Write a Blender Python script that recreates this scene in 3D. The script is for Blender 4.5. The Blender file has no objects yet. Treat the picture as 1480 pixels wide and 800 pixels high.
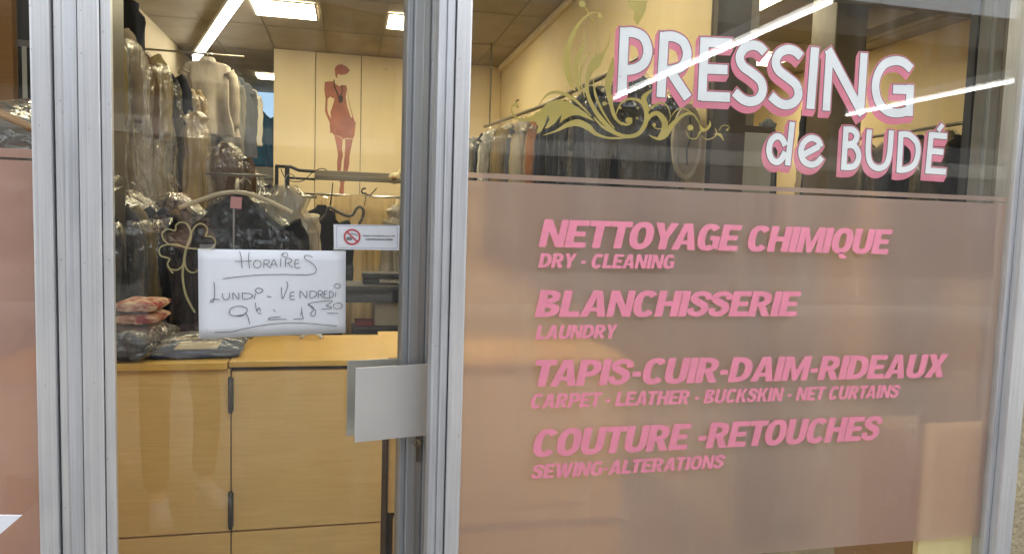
import bpy, bmesh, math, random
from mathutils import Vector, Matrix, noise
random.seed(7)
scene = bpy.context.scene
col = scene.collection
rad = math.radians

# ---------------------------------------------------------------- camera
CAM = Vector((0.0, -1.6, 1.55))
YAW, PITCH, ROLL, FPX = rad(13.05), rad(4.42), rad(1.78), 1030.0
fwd0 = Vector((math.sin(YAW), math.cos(YAW), 0)); right0 = Vector((math.cos(YAW), -math.sin(YAW), 0)); up0 = Vector((0, 0, 1))
fwd = fwd0 * math.cos(PITCH) - up0 * math.sin(PITCH)
up1 = up0 * math.cos(PITCH) + fwd0 * math.sin(PITCH)
RIGHT = right0 * math.cos(ROLL) + up1 * math.sin(ROLL)
UP = up1 * math.cos(ROLL) - right0 * math.sin(ROLL)
FWD = fwd
cam = bpy.data.cameras.new('camera'); cam_ob = bpy.data.objects.new('camera', cam); col.objects.link(cam_ob)
cam.sensor_width = 36.0; cam.lens = FPX / 1480 * 36; cam.clip_start = 0.02; cam.clip_end = 500
cam_ob.matrix_world = Matrix(((RIGHT.x, UP.x, -FWD.x, CAM.x), (RIGHT.y, UP.y, -FWD.y, CAM.y), (RIGHT.z, UP.z, -FWD.z, CAM.z), (0, 0, 0, 1)))
scene.camera = cam_ob

# ---------------------------------------------------------------- world, sun, exposure
SUN_EL, SUN_AZ = rad(50), rad(20)
w = bpy.data.worlds.new('World'); scene.world = w; w.use_nodes = True
nt = w.node_tree; bg = nt.nodes['Background']
sky = nt.nodes.new('ShaderNodeTexSky'); sky.sky_type = 'NISHITA'; sky.sun_disc = False
sky.sun_elevation = SUN_EL; sky.sun_rotation = SUN_AZ; sky.air_density = 1.5; sky.dust_density = 3.0
hsv = nt.nodes.new('ShaderNodeHueSaturation'); hsv.inputs['Saturation'].default_value = .28   # overcast: a nearly grey dome
nt.links.new(sky.outputs[0], hsv.inputs['Color']); nt.links.new(hsv.outputs[0], bg.inputs[0]); bg.inputs[1].default_value = 0.15
sun = bpy.data.lights.new('sun', 'SUN'); sun.energy = 0.8; sun.angle = rad(14); sun.color = (1, .97, .93)
sun_ob = bpy.data.objects.new('sun', sun); col.objects.link(sun_ob)
sd = Vector((math.sin(SUN_AZ) * math.cos(SUN_EL), math.cos(SUN_AZ) * math.cos(SUN_EL), math.sin(SUN_EL)))
sun_ob.rotation_euler = sd.to_track_quat('Z', 'Y').to_euler()
vs = scene.view_settings; vs.view_transform = 'Standard'; vs.look = 'None'; vs.exposure = 2.7; vs.gamma = 1.0
PANEL_E, TUBE_E, OUT_TUBE_E = 5.9, 1.8, 5.5
scene.cycles.max_bounces = 10; scene.cycles.transparent_max_bounces = 24; scene.cycles.transmission_bounces = 8
scene.cycles.glossy_bounces = 4; scene.cycles.sample_clamp_indirect = 6.0
scene.cycles.use_denoising = True

# ---------------------------------------------------------------- helpers: points
def ray(px, py):
    return FWD + RIGHT * ((px - 740) / FPX) - UP * ((py - 400) / FPX)
def atY(px, py, Y=0.0):
    d = ray(px, py); return CAM + d * ((Y - CAM.y) / d.y)
def atX(px, py, X):
    d = ray(px, py); return CAM + d * ((X - CAM.x) / d.x)
def atZ(px, py, Z):
    d = ray(px, py); return CAM + d * ((Z - CAM.z) / d.z)
DA = rad(12); HINGE = Vector((-0.52, 0, 0))
DT = Vector((math.cos(DA), math.sin(DA), 0)); DN = Vector((-math.sin(DA), math.cos(DA), 0))
def on_door(px, py, off=0.0):
    d = ray(px, py); s = ((HINGE + DN * off - CAM).dot(DN)) / d.dot(DN); P = CAM + d * s - HINGE
    return (P.dot(DT), P.z)
def on_front(px, py):
    p = atY(px, py, 0); return (p.x, p.z)
def catmull(pts, n=6, closed=False):
    out = []; m = len(pts)
    for i in range(m if closed else m - 1):
        P = [Vector(pts[(i + k) % m] if closed else pts[min(max(i + k, 0), m - 1)]) for k in (-1, 0, 1, 2)]
        for j in range(n):
            t = j / n
            out.append(0.5 * ((2 * P[1]) + (-P[0] + P[2]) * t + (2 * P[0] - 5 * P[1] + 4 * P[2] - P[3]) * t * t + (-P[0] + 3 * P[1] - 3 * P[2] + P[3]) * t ** 3))
    if not closed: out.append(Vector(pts[-1]))
    return out

# ---------------------------------------------------------------- helpers: objects
def thing(name, label, cat, loc=(0, 0, 0), rotz=0.0, group=None):
    o = bpy.data.objects.new(name, None); col.objects.link(o); o.location = loc; o.rotation_euler = (0, 0, rotz)
    o.empty_display_size = .1; o['label'] = label; o['category'] = cat
    if group: o['group'] = group
    return o
def tag(o, label, cat, group=None):
    o['label'] = label; o['category'] = cat
    if group: o['group'] = group
    return o
def obj(name, bm, mat, parent=None, smooth=False, label=None):
    me = bpy.data.meshes.new(name)
    bmesh.ops.recalc_face_normals(bm, faces=bm.faces[:]) if not getattr(bm, '_flat', False) else None
    bm.to_mesh(me); bm.free(); me.materials.append(mat)
    if smooth:
        for p in me.polygons: p.use_smooth = True
    o = bpy.data.objects.new(name, me); col.objects.link(o)
    if parent: o.parent = parent
    if label: o['label'] = label
    return o
def struct(name, bm, mat):
    o = obj(name, bm, mat); o['kind'] = 'structure'; return o
def box(bm, x0, x1, y0, y1, z0, z1, bev=0.0, rot=None):
    r = bmesh.ops.create_cube(bm, size=1.0); vs_ = r['verts']
    for v in vs_:
        v.co = Vector(((x0 + x1) / 2 + v.co.x * (x1 - x0), (y0 + y1) / 2 + v.co.y * (y1 - y0), (z0 + z1) / 2 + v.co.z * (z1 - z0)))
    if rot is not None:
        c = Vector(((x0 + x1) / 2, (y0 + y1) / 2, (z0 + z1) / 2))
        for v in vs_: v.co = c + rot @ (v.co - c)
    if bev:
        es = list({e for v in vs_ for e in v.link_edges})
        bmesh.ops.bevel(bm, geom=es, offset=bev, segments=2, affect='EDGES', profile=.6)
    return bm
def B(*a, **k):
    return box(bmesh.new(), *a, **k)
def tube(bm, pts, r, n=8, cap=True):
    pts = [Vector(p) for p in pts]; rings = []
    rr = r if isinstance(r, (list, tuple)) else [r] * len(pts)
    ref = Vector((0, 0, 1))
    for i, p in enumerate(pts):
        t = (pts[min(i + 1, len(pts) - 1)] - pts[max(i - 1, 0)]).normalized()
        a = ref if abs(t.dot(ref)) < .95 else Vector((1, 0, 0))
        u = t.cross(a).normalized(); v = t.cross(u)
        rings.append([bm.verts.new(p + (u * math.cos(2 * math.pi * k / n) + v * math.sin(2 * math.pi * k / n)) * rr[i]) for k in range(n)])
    for a, b in zip(rings, rings[1:]):
        for k in range(n): bm.faces.new((a[k], a[(k + 1) % n], b[(k + 1) % n], b[k]))
    if cap:
        bm.faces.new(rings[0][::-1]); bm.faces.new(rings[-1])
    return bm
def flat_bm():
    bm = bmesh.new(); return bm
def poly(bm, pts, y):
    vs_ = [bm.verts.new((p[0], y, p[1])) for p in pts]
    try: bm.faces.new(vs_)
    except ValueError: pass
def ribbon(bm, pts, wd, y, closed=False):
    """a flat stroke in the XZ plane, mitred at its corners; wd is the full width (number or one per point)"""
    P = [Vector((p[0], p[1])) for p in pts]; n = len(P); L = []; R_ = []
    W = list(wd) if isinstance(wd, (list, tuple)) else [wd] * n
    for i in range(n):
        a = P[(i - 1) % n] if closed or i > 0 else None; b = P[(i + 1) % n] if closed or i < n - 1 else None
        d1 = (P[i] - a).normalized() if a is not None and (P[i] - a).length > 1e-9 else None
        d2 = (b - P[i]).normalized() if b is not None and (b - P[i]).length > 1e-9 else None
        if d1 is None: d1 = d2
        if d2 is None: d2 = d1
        t = d1 + d2; t = t.normalized() if t.length > 1e-6 else d1
        nn = Vector((-t.y, t.x)); k = 1.0 / max(.45, nn.dot(Vector((-d1.y, d1.x)))); h = W[i] / 2 * k
        L.append(bm.verts.new((P[i].x + nn.x * h, y, P[i].y + nn.y * h))); R_.append(bm.verts.new((P[i].x - nn.x * h, y, P[i].y - nn.y * h)))
    for i in range(n if closed else n - 1):
        j = (i + 1) % n
        bm.faces.new((L[i], L[j], R_[j], R_[i]))
def interp(ws, m):
    out = []
    for i in range(m):
        t = i / (m - 1) * (len(ws) - 1); k = min(int(t), len(ws) - 2); f = t - k
        out.append(ws[k] * (1 - f) + ws[k + 1] * f)
    return out

# ---------------------------------------------------------------- materials
MATS = {}
def mat(name, color, rough=.6, metal=0., spec=.5, var=.0, scale=8., bump=0., bscale=40., stretch=(1, 1, 1), color2=None):
    if name in MATS: return MATS[name]
    m = bpy.data.materials.new(name); m.use_nodes = True; t = m.node_tree; b = t.nodes['Principled BSDF']
    b.inputs['Roughness'].default_value = rough; b.inputs['Metallic'].default_value = metal
    b.inputs['Specular IOR Level'].default_value = spec
    b.inputs['Base Color'].default_value = (*color, 1)
    if var or bump:
        tc = t.nodes.new('ShaderNodeTexCoord'); mp = t.nodes.new('ShaderNodeMapping'); mp.inputs['Scale'].default_value = stretch
        t.links.new(tc.outputs['Object'], mp.inputs[0])
    if var:
        nz = t.nodes.new('ShaderNodeTexNoise'); nz.inputs['Scale'].default_value = scale; nz.inputs['Detail'].default_value = 6
        t.links.new(mp.outputs[0], nz.inputs[0])
        mx = t.nodes.new('ShaderNodeMix'); mx.data_type = 'RGBA'
        c2 = color2 or tuple(c * (1 - var) for c in color)
        mx.inputs[6].default_value = (*[min(1, c * (1 + var * .5)) for c in color], 1); mx.inputs[7].default_value = (*c2, 1)
        cr = t.nodes.new('ShaderNodeMapRange'); cr.inputs[1].default_value = .35; cr.inputs[2].default_value = .65
        t.links.new(nz.outputs[0], cr.inputs[0]); t.links.new(cr.outputs[0], mx.inputs[0])
        t.links.new(mx.outputs[2], b.inputs['Base Color'])
    if bump:
        nb = t.nodes.new('ShaderNodeTexNoise'); nb.inputs['Scale'].default_value = bscale; nb.inputs['Detail'].default_value = 5
        t.links.new(mp.outputs[0], nb.inputs[0])
        bp = t.nodes.new('ShaderNodeBump'); bp.inputs['Strength'].default_value = bump; bp.inputs['Distance'].default_value = .01
        t.links.new(nb.outputs[0], bp.inputs['Height']); t.links.new(bp.outputs[0], b.inputs['Normal'])
    MATS[name] = m; return m
def emit(name, color, strength):
    m = bpy.data.materials.new(name); m.use_nodes = True; t = m.node_tree; t.nodes.clear()
    e = t.nodes.new('ShaderNodeEmission'); e.inputs[0].default_value = (*color, 1); e.inputs[1].default_value = strength
    o = t.nodes.new('ShaderNodeOutputMaterial'); t.links.new(e.outputs[0], o.inputs[0]); return m
def glass_mat(name, tint=(.96, .97, .96), r0=.045, rough=0.0, bump=0., bscale=12., opac=0.0, gloss_gain=1.0, dust=0.0):
    """thin clear sheet: straight-through transmission and a mirror coat whose share rises towards grazing"""
    m = bpy.data.materials.new(name); m.use_nodes = True; t = m.node_tree; t.nodes.clear()
    o = t.nodes.new('ShaderNodeOutputMaterial'); tr = t.nodes.new('ShaderNodeBsdfTransparent'); tr.inputs[0].default_value = (*tint, 1)
    gl = t.nodes.new('ShaderNodeBsdfGlossy'); gl.inputs['Roughness'].default_value = rough; gl.inputs[0].default_value = (1, 1, 1, 1)
    lw = t.nodes.new('ShaderNodeLayerWeight'); lw.inputs['Blend'].default_value = .5
    pw = t.nodes.new('ShaderNodeMath'); pw.operation = 'POWER'; pw.inputs[1].default_value = 5; t.links.new(lw.outputs['Facing'], pw.inputs[0])
    ma = t.nodes.new('ShaderNodeMath'); ma.operation = 'MULTIPLY_ADD'; ma.inputs[1].default_value = (1 - r0) * gloss_gain; ma.inputs[2].default_value = r0
    t.links.new(pw.outputs[0], ma.inputs[0])
    mx = t.nodes.new('ShaderNodeMixShader'); t.links.new(ma.outputs[0], mx.inputs[0]); t.links.new(tr.outputs[0], mx.inputs[1]); t.links.new(gl.outputs[0], mx.inputs[2])
    last = mx
    if opac:
        df = t.nodes.new('ShaderNodeBsdfDiffuse'); df.inputs[0].default_value = (.75, .75, .72, 1)
        m2 = t.nodes.new('ShaderNodeMixShader'); m2.inputs[0].default_value = opac
        t.links.new(mx.outputs[0], m2.inputs[1]); t.links.new(df.outputs[0], m2.inputs[2]); last = m2
    if dust:   # wiped streaks and small specks of dirt on the pane
        tc = t.nodes.new('ShaderNodeTexCoord'); mp = t.nodes.new('ShaderNodeMapping'); mp.inputs['Scale'].default_value = (9, 1, 1.3); mp.inputs['Rotation'].default_value = (0, rad(14), 0)
        t.links.new(tc.outputs['Object'], mp.inputs[0])
        n1 = t.nodes.new('ShaderNodeTexNoise'); n1.inputs['Scale'].default_value = 1.6; n1.inputs['Detail'].default_value = 6; t.links.new(mp.outputs[0], n1.inputs[0])
        a1 = t.nodes.new('ShaderNodeMapRange'); a1.inputs[1].default_value = .48; a1.inputs[2].default_value = .8; a1.inputs[4].default_value = dust; t.links.new(n1.outputs[0], a1.inputs[0])
        n2 = t.nodes.new('ShaderNodeTexNoise'); n2.inputs['Scale'].default_value = 75; n2.inputs['Detail'].default_value = 2; t.links.new(tc.outputs['Object'], n2.inputs[0])
        a2 = t.nodes.new('ShaderNodeMapRange'); a2.inputs[1].default_value = .755; a2.inputs[2].default_value = .80; a2.inputs[4].default_value = dust * 4; t.links.new(n2.outputs[0], a2.inputs[0])
        ad = t.nodes.new('ShaderNodeMath'); ad.operation = 'ADD'; t.links.new(a1.outputs[0], ad.inputs[0]); t.links.new(a2.outputs[0], ad.inputs[1])
        df = t.nodes.new('ShaderNodeBsdfDiffuse'); df.inputs[0].default_value = (.7, .68, .64, 1)
        m2 = t.nodes.new('ShaderNodeMixShader'); t.links.new(ad.outputs[0], m2.inputs[0]); t.links.new(last.outputs[0], m2.inputs[1]); t.links.new(df.outputs[0], m2.inputs[2]); last = m2
    if bump:
        tc = t.nodes.new('ShaderNodeTexCoord'); mp = t.nodes.new('ShaderNodeMapping'); mp.inputs['Scale'].default_value = (1, 1, .35)
        t.links.new(tc.outputs['Object'], mp.inputs[0])
        nz = t.nodes.new('ShaderNodeTexNoise'); nz.inputs['Scale'].default_value = bscale; nz.inputs['Detail'].default_value = 3; nz.inputs['Distortion'].default_value = 1.2
        t.links.new(mp.outputs[0], nz.inputs[0])
        bp = t.nodes.new('ShaderNodeBump'); bp.inputs['Strength'].default_value = bump; bp.inputs['Distance'].default_value = .06
        t.links.new(nz.outputs[0], bp.inputs['Height']); t.links.new(bp.outputs[0], gl.inputs['Normal'])
    t.links.new(last.outputs[0], o.inputs[0]); return m
def film_mat(name, col_d, col_r, mixd, rough, ior=1.22):
    m = bpy.data.materials.new(name); m.use_nodes = True; t = m.node_tree; t.nodes.clear()
    o = t.nodes.new('ShaderNodeOutputMaterial'); d = t.nodes.new('ShaderNodeBsdfDiffuse'); d.inputs[0].default_value = (*col_d, 1)
    r = t.nodes.new('ShaderNodeBsdfRefraction'); r.inputs[0].default_value = (*col_r, 1); r.inputs['Roughness'].default_value = rough; r.inputs['IOR'].default_value = ior
    tl = t.nodes.new('ShaderNodeBsdfTranslucent'); tl.inputs[0].default_value = (*col_r, 1)
    m1 = t.nodes.new('ShaderNodeMixShader'); m1.inputs[0].default_value = .30; t.links.new(r.outputs[0], m1.inputs[1]); t.links.new(tl.outputs[0], m1.inputs[2])
    tp = t.nodes.new('ShaderNodeBsdfTransparent'); tp.inputs[0].default_value = (*col_r, 1)
    m0 = t.nodes.new('ShaderNodeMixShader'); m0.inputs[0].default_value = .16; t.links.new(m1.outputs[0], m0.inputs[1]); t.links.new(tp.outputs[0], m0.inputs[2]); m1 = m0
    mx = t.nodes.new('ShaderNodeMixShader'); t.links.new(m1.outputs[0], mx.inputs[1]); t.links.new(d.outputs[0], mx.inputs[2])
    tc = t.nodes.new('ShaderNodeTexCoord'); nz = t.nodes.new('ShaderNodeTexNoise'); nz.inputs['Scale'].default_value = 3; nz.inputs['Detail'].default_value = 8
    t.links.new(tc.outputs['Object'], nz.inputs[0])
    mr = t.nodes.new('ShaderNodeMapRange'); mr.inputs[3].default_value = mixd - .04; mr.inputs[4].default_value = mixd + .04
    t.links.new(nz.outputs[0], mr.inputs[0]); t.links.new(mr.outputs[0], mx.inputs[0])
    t.links.new(mx.outputs[0], o.inputs[0]); return m
def alu(name, base, rough, dark):
    """anodised aluminium: fine vertical drawing lines, dull patches, a few scuffs"""
    m = bpy.data.materials.new(name); m.use_nodes = True; t = m.node_tree; b = t.nodes['Principled BSDF']
    b.inputs['Metallic'].default_value = .55; b.inputs['Roughness'].default_value = rough
    tc = t.nodes.new('ShaderNodeTexCoord')
    def nz(sc, det, stretch):
        mp = t.nodes.new('ShaderNodeMapping'); mp.inputs['Scale'].default_value = stretch; t.links.new(tc.outputs['Object'], mp.inputs[0])
        n = t.nodes.new('ShaderNodeTexNoise'); n.inputs['Scale'].default_value = sc; n.inputs['Detail'].default_value = det; t.links.new(mp.outputs[0], n.inputs[0]); return n
    a = nz(60, 4, (6, 6, .05)); c = nz(7, 6, (2, 2, .5)); d = nz(120, 3, (1, 1, .6))
    mx = t.nodes.new('ShaderNodeMix'); mx.data_type = 'RGBA'; mx.inputs[6].default_value = (*base, 1); mx.inputs[7].default_value = (*dark, 1)
    s = t.nodes.new('ShaderNodeMath'); s.operation = 'MULTIPLY'; t.links.new(a.outputs[0], s.inputs[0]); t.links.new(c.outputs[0], s.inputs[1])
    mr = t.nodes.new('ShaderNodeMapRange'); mr.inputs[1].default_value = .12; mr.inputs[2].default_value = .42; t.links.new(s.outputs[0], mr.inputs[0])
    t.links.new(mr.outputs[0], mx.inputs[0])
    sp = t.nodes.new('ShaderNodeMapRange'); sp.inputs[1].default_value = .70; sp.inputs[2].default_value = .74; t.links.new(d.outputs[0], sp.inputs[0])
    m2 = t.nodes.new('ShaderNodeMix'); m2.data_type = 'RGBA'; m2.inputs[7].default_value = (.2, .19, .18, 1)
    t.links.new(mx.outputs[2], m2.inputs[6]); s2 = t.nodes.new('ShaderNodeMath'); s2.operation = 'MULTIPLY'; s2.inputs[1].default_value = .5
    t.links.new(sp.outputs[0], s2.inputs[0]); t.links.new(s2.outputs[0], m2.inputs[0]); t.links.new(m2.outputs[2], b.inputs['Base Color'])
    r2 = t.nodes.new('ShaderNodeMapRange'); r2.inputs[3].default_value = rough - .1; r2.inputs[4].default_value = rough + .12
    t.links.new(c.outputs[0], r2.inputs[0]); t.links.new(r2.outputs[0], b.inputs['Roughness'])
    bp = t.nodes.new('ShaderNodeBump'); bp.inputs['Strength'].default_value = .12; bp.inputs['Distance'].default_value = .002
    t.links.new(a.outputs[0], bp.inputs['Height']); t.links.new(bp.outputs[0], b.inputs['Normal'])
    return m
ALU = alu('aluminium', (.655, .65, .65), .40, (.45, .455, .47))
ALU_DULL = alu('dull_aluminium', (.58, .585, .60), .5, (.36, .365, .38))
ALU_DOOR = alu('door_aluminium', (.38, .39, .40), .45, (.30, .31, .32))
STEEL = mat('satin_steel', (.56, .545, .525), .40, .5, var=.05, scale=7, bump=.02, bscale=200)
RUBBER = mat('black_rubber', (.02, .02, .02), .7)
BLACKM = mat('black_metal', (.02, .02, .022), .45)
CHROME = mat('chrome', (.7, .7, .7), .15, 1.0)
GLASS = glass_mat('window_glass', r0=.026, dust=.035)
PLASTIC = glass_mat('garment_plastic', (.96, .94, .89), .115, .17, bump=.5, bscale=14., opac=.035)
PLASTIC_CLEAR = glass_mat('thin_clear_plastic', (.95, .95, .93), .05, .14, bump=.6, bscale=14., opac=.012)
PLASTIC_HAZY = glass_mat('hazy_plastic', (.86, .86, .84), .09, .2, bump=1., bscale=11., opac=.07)
FILM = film_mat('frosted_film', (.55, .39, .38), (1.0, .86, .83), .33, .28)
FILM_LEFT = film_mat('pink_film', (.60, .345, .29), (.9, .7, .62), .62, .30)
PINK = mat('pink_vinyl', (.70, .225, .31), .45, var=.06, scale=30)
PINK_DEEP = mat('deep_pink_vinyl', (.68, .19, .27), .45, var=.1, scale=14)
WHITE_V = mat('white_vinyl', (.77, .765, .79), .4, var=.05, scale=20)
GAP_V = mat('dark_gap_fill', (.12, .09, .085), .5)  # dark colour standing in for the dim room seen through a clear gap
GOLD = mat('gold_vinyl', (.42, .315, .07), .5, var=.12, scale=12)
GOLD_PALE = mat('pale_gold_vinyl', (.27, .22, .10), .5)
PAPER = mat('paper', (.60, .61, .635), .8, var=.03, scale=5, bump=.1, bscale=20)
INK = mat('black_ink', (.025, .025, .04), .5)
RED_INK = mat('red_ink', (.42, .05, .06), .5)
BLUE_INK = mat('blue_border_ink', (.28, .30, .42), .5)
CREAM = mat('cream_paint', (.78, .645, .40), .75, var=.05, scale=1.5, bump=.05, bscale=60)
CREAM_PANEL = mat('cream_panel', (.80, .67, .43), .6, var=.05, scale=1.2)
MURAL = mat('terracotta_decal', (.42, .155, .11), .6, var=.25, scale=5)
CEIL = mat('ceiling_tile', (.40, .34, .26), .9, var=.12, scale=3, bump=.3, bscale=90)
CEIL_GRID = mat('ceiling_grid', (.30, .26, .2), .7)
FLOORM = mat('shop_floor', (.25, .21, .17), .5, var=.2, scale=6)
TAUPE = mat('taupe_panel', (.17, .145, .11), .55, var=.12, scale=2)
TAUPE_D = mat('dark_taupe_panel', (.075, .06, .05), .5, var=.15, scale=2)
BEIGE_P = mat('beige_panel', (.42, .36, .26), .6, var=.08, scale=2)
STONE = mat('roughcast_stone', (.40, .335, .205), .95, var=.16, scale=9, bump=1.0, bscale=70)
PAVE = mat('pavement_slabs', (.24, .228, .205), .85, var=.2, scale=4, bump=.2)
CONC = mat('painted_concrete', (.5, .49, .46), .85, var=.12, scale=2)
DARKSHOP = mat('dark_shopfront', (.05, .05, .055), .35, var=.3, scale=2)
def wood(name, c1, c2, stretch=(1.2, 1.2, 14)):
    m = bpy.data.materials.new(name); m.use_nodes = True; t = m.node_tree; b = t.nodes['Principled BSDF']; b.inputs['Roughness'].default_value = .42
    tc = t.nodes.new('ShaderNodeTexCoord'); mp = t.nodes.new('ShaderNodeMapping'); mp.inputs['Scale'].default_value = stretch; t.links.new(tc.outputs['Object'], mp.inputs[0])
    n1 = t.nodes.new('ShaderNodeTexNoise'); n1.inputs['Scale'].default_value = 3.2; n1.inputs['Detail'].default_value = 9; n1.inputs['Distortion'].default_value = 1.6; n1.inputs['Roughness'].default_value = .62
    t.links.new(mp.outputs[0], n1.inputs[0])
    n2 = t.nodes.new('ShaderNodeTexNoise'); n2.inputs['Scale'].default_value = 2.0; n2.inputs['Detail'].default_value = 4; t.links.new(tc.outputs['Object'], n2.inputs[0])
    ad = t.nodes.new('ShaderNodeMath'); ad.operation = 'ADD'; t.links.new(n1.outputs[0], ad.inputs[0]); t.links.new(n2.outputs[0], ad.inputs[1])
    mr = t.nodes.new('ShaderNodeMapRange'); mr.inputs[1].default_value = .72; mr.inputs[2].default_value = 1.28; t.links.new(ad.outputs[0], mr.inputs[0])
    mx = t.nodes.new('ShaderNodeMix'); mx.data_type = 'RGBA'; mx.inputs[6].default_value = (*c1, 1); mx.inputs[7].default_value = (*c2, 1); t.links.new(mr.outputs[0], mx.inputs[0])
    # scattered pale nicks
    n3 = t.nodes.new('ShaderNodeTexNoise'); n3.inputs['Scale'].default_value = 38; n3.inputs['Detail'].default_value = 2; t.links.new(tc.outputs['Object'], n3.inputs[0])
    m3 = t.nodes.new('ShaderNodeMapRange'); m3.inputs[1].default_value = .735; m3.inputs[2].default_value = .76; m3.inputs[4].default_value = .5; t.links.new(n3.outputs[0], m3.inputs[0])
    mx2 = t.nodes.new('ShaderNodeMix'); mx2.data_type = 'RGBA'; mx2.inputs[7].default_value = (.75, .55, .28, 1); t.links.new(mx.outputs[2], mx2.inputs[6]); t.links.new(m3.outputs[0], mx2.inputs[0])
    t.links.new(mx2.outputs[2], b.inputs['Base Color']); MATS[name] = m; return m
PLY = wood('golden_plywood', (.86, .56, .20), (.72, .44, .13))
PLY_TOP = wood('varnished_plywood', (.78, .47, .105), (.68, .39, .08), (1.2, 10, 1.2))
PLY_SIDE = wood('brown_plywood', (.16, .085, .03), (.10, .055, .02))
YELLOW_W = wood('yellow_board', (.90, .72, .36), (.84, .66, .31))
OAK = wood('orange_wood', (.42, .22, .07), (.30, .15, .045))
def add_stain(m, centre, r, colour):
    t = m.node_tree; b = t.nodes['Principled BSDF']; src = b.inputs['Base Color'].links[0].from_socket
    tc = t.nodes.new('ShaderNodeTexCoord'); d = t.nodes.new('ShaderNodeVectorMath'); d.operation = 'DISTANCE'; d.inputs[1].default_value = centre; t.links.new(tc.outputs['Object'], d.inputs[0])
    f = t.nodes.new('ShaderNodeMapRange'); f.inputs[1].default_value = r; f.inputs[2].default_value = r * .2; t.links.new(d.outputs['Value'], f.inputs[0])
    n = t.nodes.new('ShaderNodeTexNoise'); n.inputs['Scale'].default_value = 170; n.inputs['Detail'].default_value = 4; t.links.new(tc.outputs['Object'], n.inputs[0])
    g = t.nodes.new('ShaderNodeMapRange'); g.inputs[1].default_value = .46; g.inputs[2].default_value = .6; t.links.new(n.outputs[0], g.inputs[0])
    k_ = t.nodes.new('ShaderNodeMath'); k_.operation = 'MULTIPLY'; t.links.new(f.outputs[0], k_.inputs[0]); t.links.new(g.outputs[0], k_.inputs[1])
    mx = t.nodes.new('ShaderNodeMix'); mx.data_type = 'RGBA'; mx.inputs[7].default_value = (*colour, 1); t.links.new(src, mx.inputs[6]); t.links.new(k_.outputs[0], mx.inputs[0]); t.links.new(mx.outputs[2], b.inputs['Base Color'])
# add_stain(STEEL, (.605, -.058, 1.165), .058, (.475, .465, .455))
PANEL_L = emit('warm_panel_light', (1.0, .86, .56), PANEL_E)
TUBE_L = emit('white_tube_light', (1.0, .97, .90), TUBE_E)
OUT_TUBE_L = emit('gallery_tube_light', (1.0, .98, .95), OUT_TUBE_E)
CLOTH = {}
def cloth(name, c, var=.18):
    if name not in CLOTH: CLOTH[name] = mat('cloth_' + name, c, .9, spec=.2, var=var, scale=14, bump=.35, bscale=30, stretch=(1, 1, .35))
    return CLOTH[name]
FAB = .86
for n_, c_ in dict(olive=(.115, .09, .035), khaki=(.24, .19, .10), taupe=(.13, .105, .08), black=(.012, .012, .014), charcoal=(.035, .034, .036), navy=(.018, .022, .045),
                   beige=(.42, .34, .22), sand=(.34, .25, .13), brown=(.085, .045, .018), white=(.62, .60, .56), grey=(.20, .195, .19), greige=(.40, .355, .30), slate=(.10, .11, .14),
                   teal=(.015, .15, .28), red=(.32, .05, .045), rust=(.30, .12, .05), pinkish=(.42, .22, .19), cream=(.55, .47, .33), denim=(.10, .14, .26)).items(): cloth(n_, tuple(v * FAB for v in c_))

# ================================================================ SETTING
ROOM_Z, LEFT_X, RIGHT_X, BACK_Y = 3.5, -2.0, 1.87, 7.4
FAR_X = 5.45
bm = B(-25, 30, -12, -.06, -.2, 0); struct('pavement', bm, PAVE)
bm = B(LEFT_X - .1, FAR_X + .1, -.06, 11.0, -.2, .006); struct('floor', bm, FLOORM)
# ceiling with tile joints
bm = B(LEFT_X - .1, FAR_X + .1, .12, 11.0, ROOM_Z, ROOM_Z + .1); struct('ceiling', bm, CEIL)
bm = bmesh.new()
x = -1.48
while x < FAR_X:
    box(bm, x - .006, x + .006, .15, 10.9, ROOM_Z - .006, ROOM_Z - .001); x += .605
y = .3
while y < 10.8:
    box(bm, LEFT_X + .01, FAR_X - .01, y - .006, y + .006, ROOM_Z - .0085, ROOM_Z - .0062); y += 1.21
o = struct('ceiling_grid', bm, CEIL_GRID)
# walls
tag(obj('wall', B(LEFT_X - .1, LEFT_X, .1, 10.9, .006, ROOM_Z), CREAM), 'cream painted side wall behind the tall coat rail inside the shop', 'wall')
ce = thing('partition_wall', 'cream panelled partition at the back carrying the fashion figure', 'wall', (0, BACK_Y, 0))
PX0 = -.88
for i, (a, b) in enumerate(((PX0, -.40), (-.40, .135), (.135, .70), (.70, 1.27), (1.27, RIGHT_X))):
    obj('panel', B(a + .004, b - .004, 0, .06, .01, ROOM_Z - .005, bev=.004), CREAM_PANEL, ce)
obj('panel_backing', B(PX0 + .02, RIGHT_X, .062, .10, .01, ROOM_Z - .005), TAUPE, ce)
# right hand wall with its end pier
rw = thing('wall', 'cream wall with a rail of clothes along it, ending in a pier near the window', 'wall', (RIGHT_X, 0, 0))
obj('wall_face', B(0, .12, 1.96, BACK_Y + .1, .006, ROOM_Z), CREAM, rw)
obj('cornice', B(-.05, 0, 2.0, BACK_Y - .01, ROOM_Z - .07, ROOM_Z - .004, bev=.01), CREAM_PANEL, rw)
obj('dark_end_face', B(.006, .20, 1.90, 1.957, .006, ROOM_Z - .01), TAUPE_D, rw)
# rear room
tag(obj('wall', B(LEFT_X, FAR_X, 10.7, 10.8, .006, ROOM_Z), mat('rear_paint', (.36, .35, .33), .8, var=.05)), 'grey rear wall holding the small window beyond the partition', 'wall')
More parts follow.
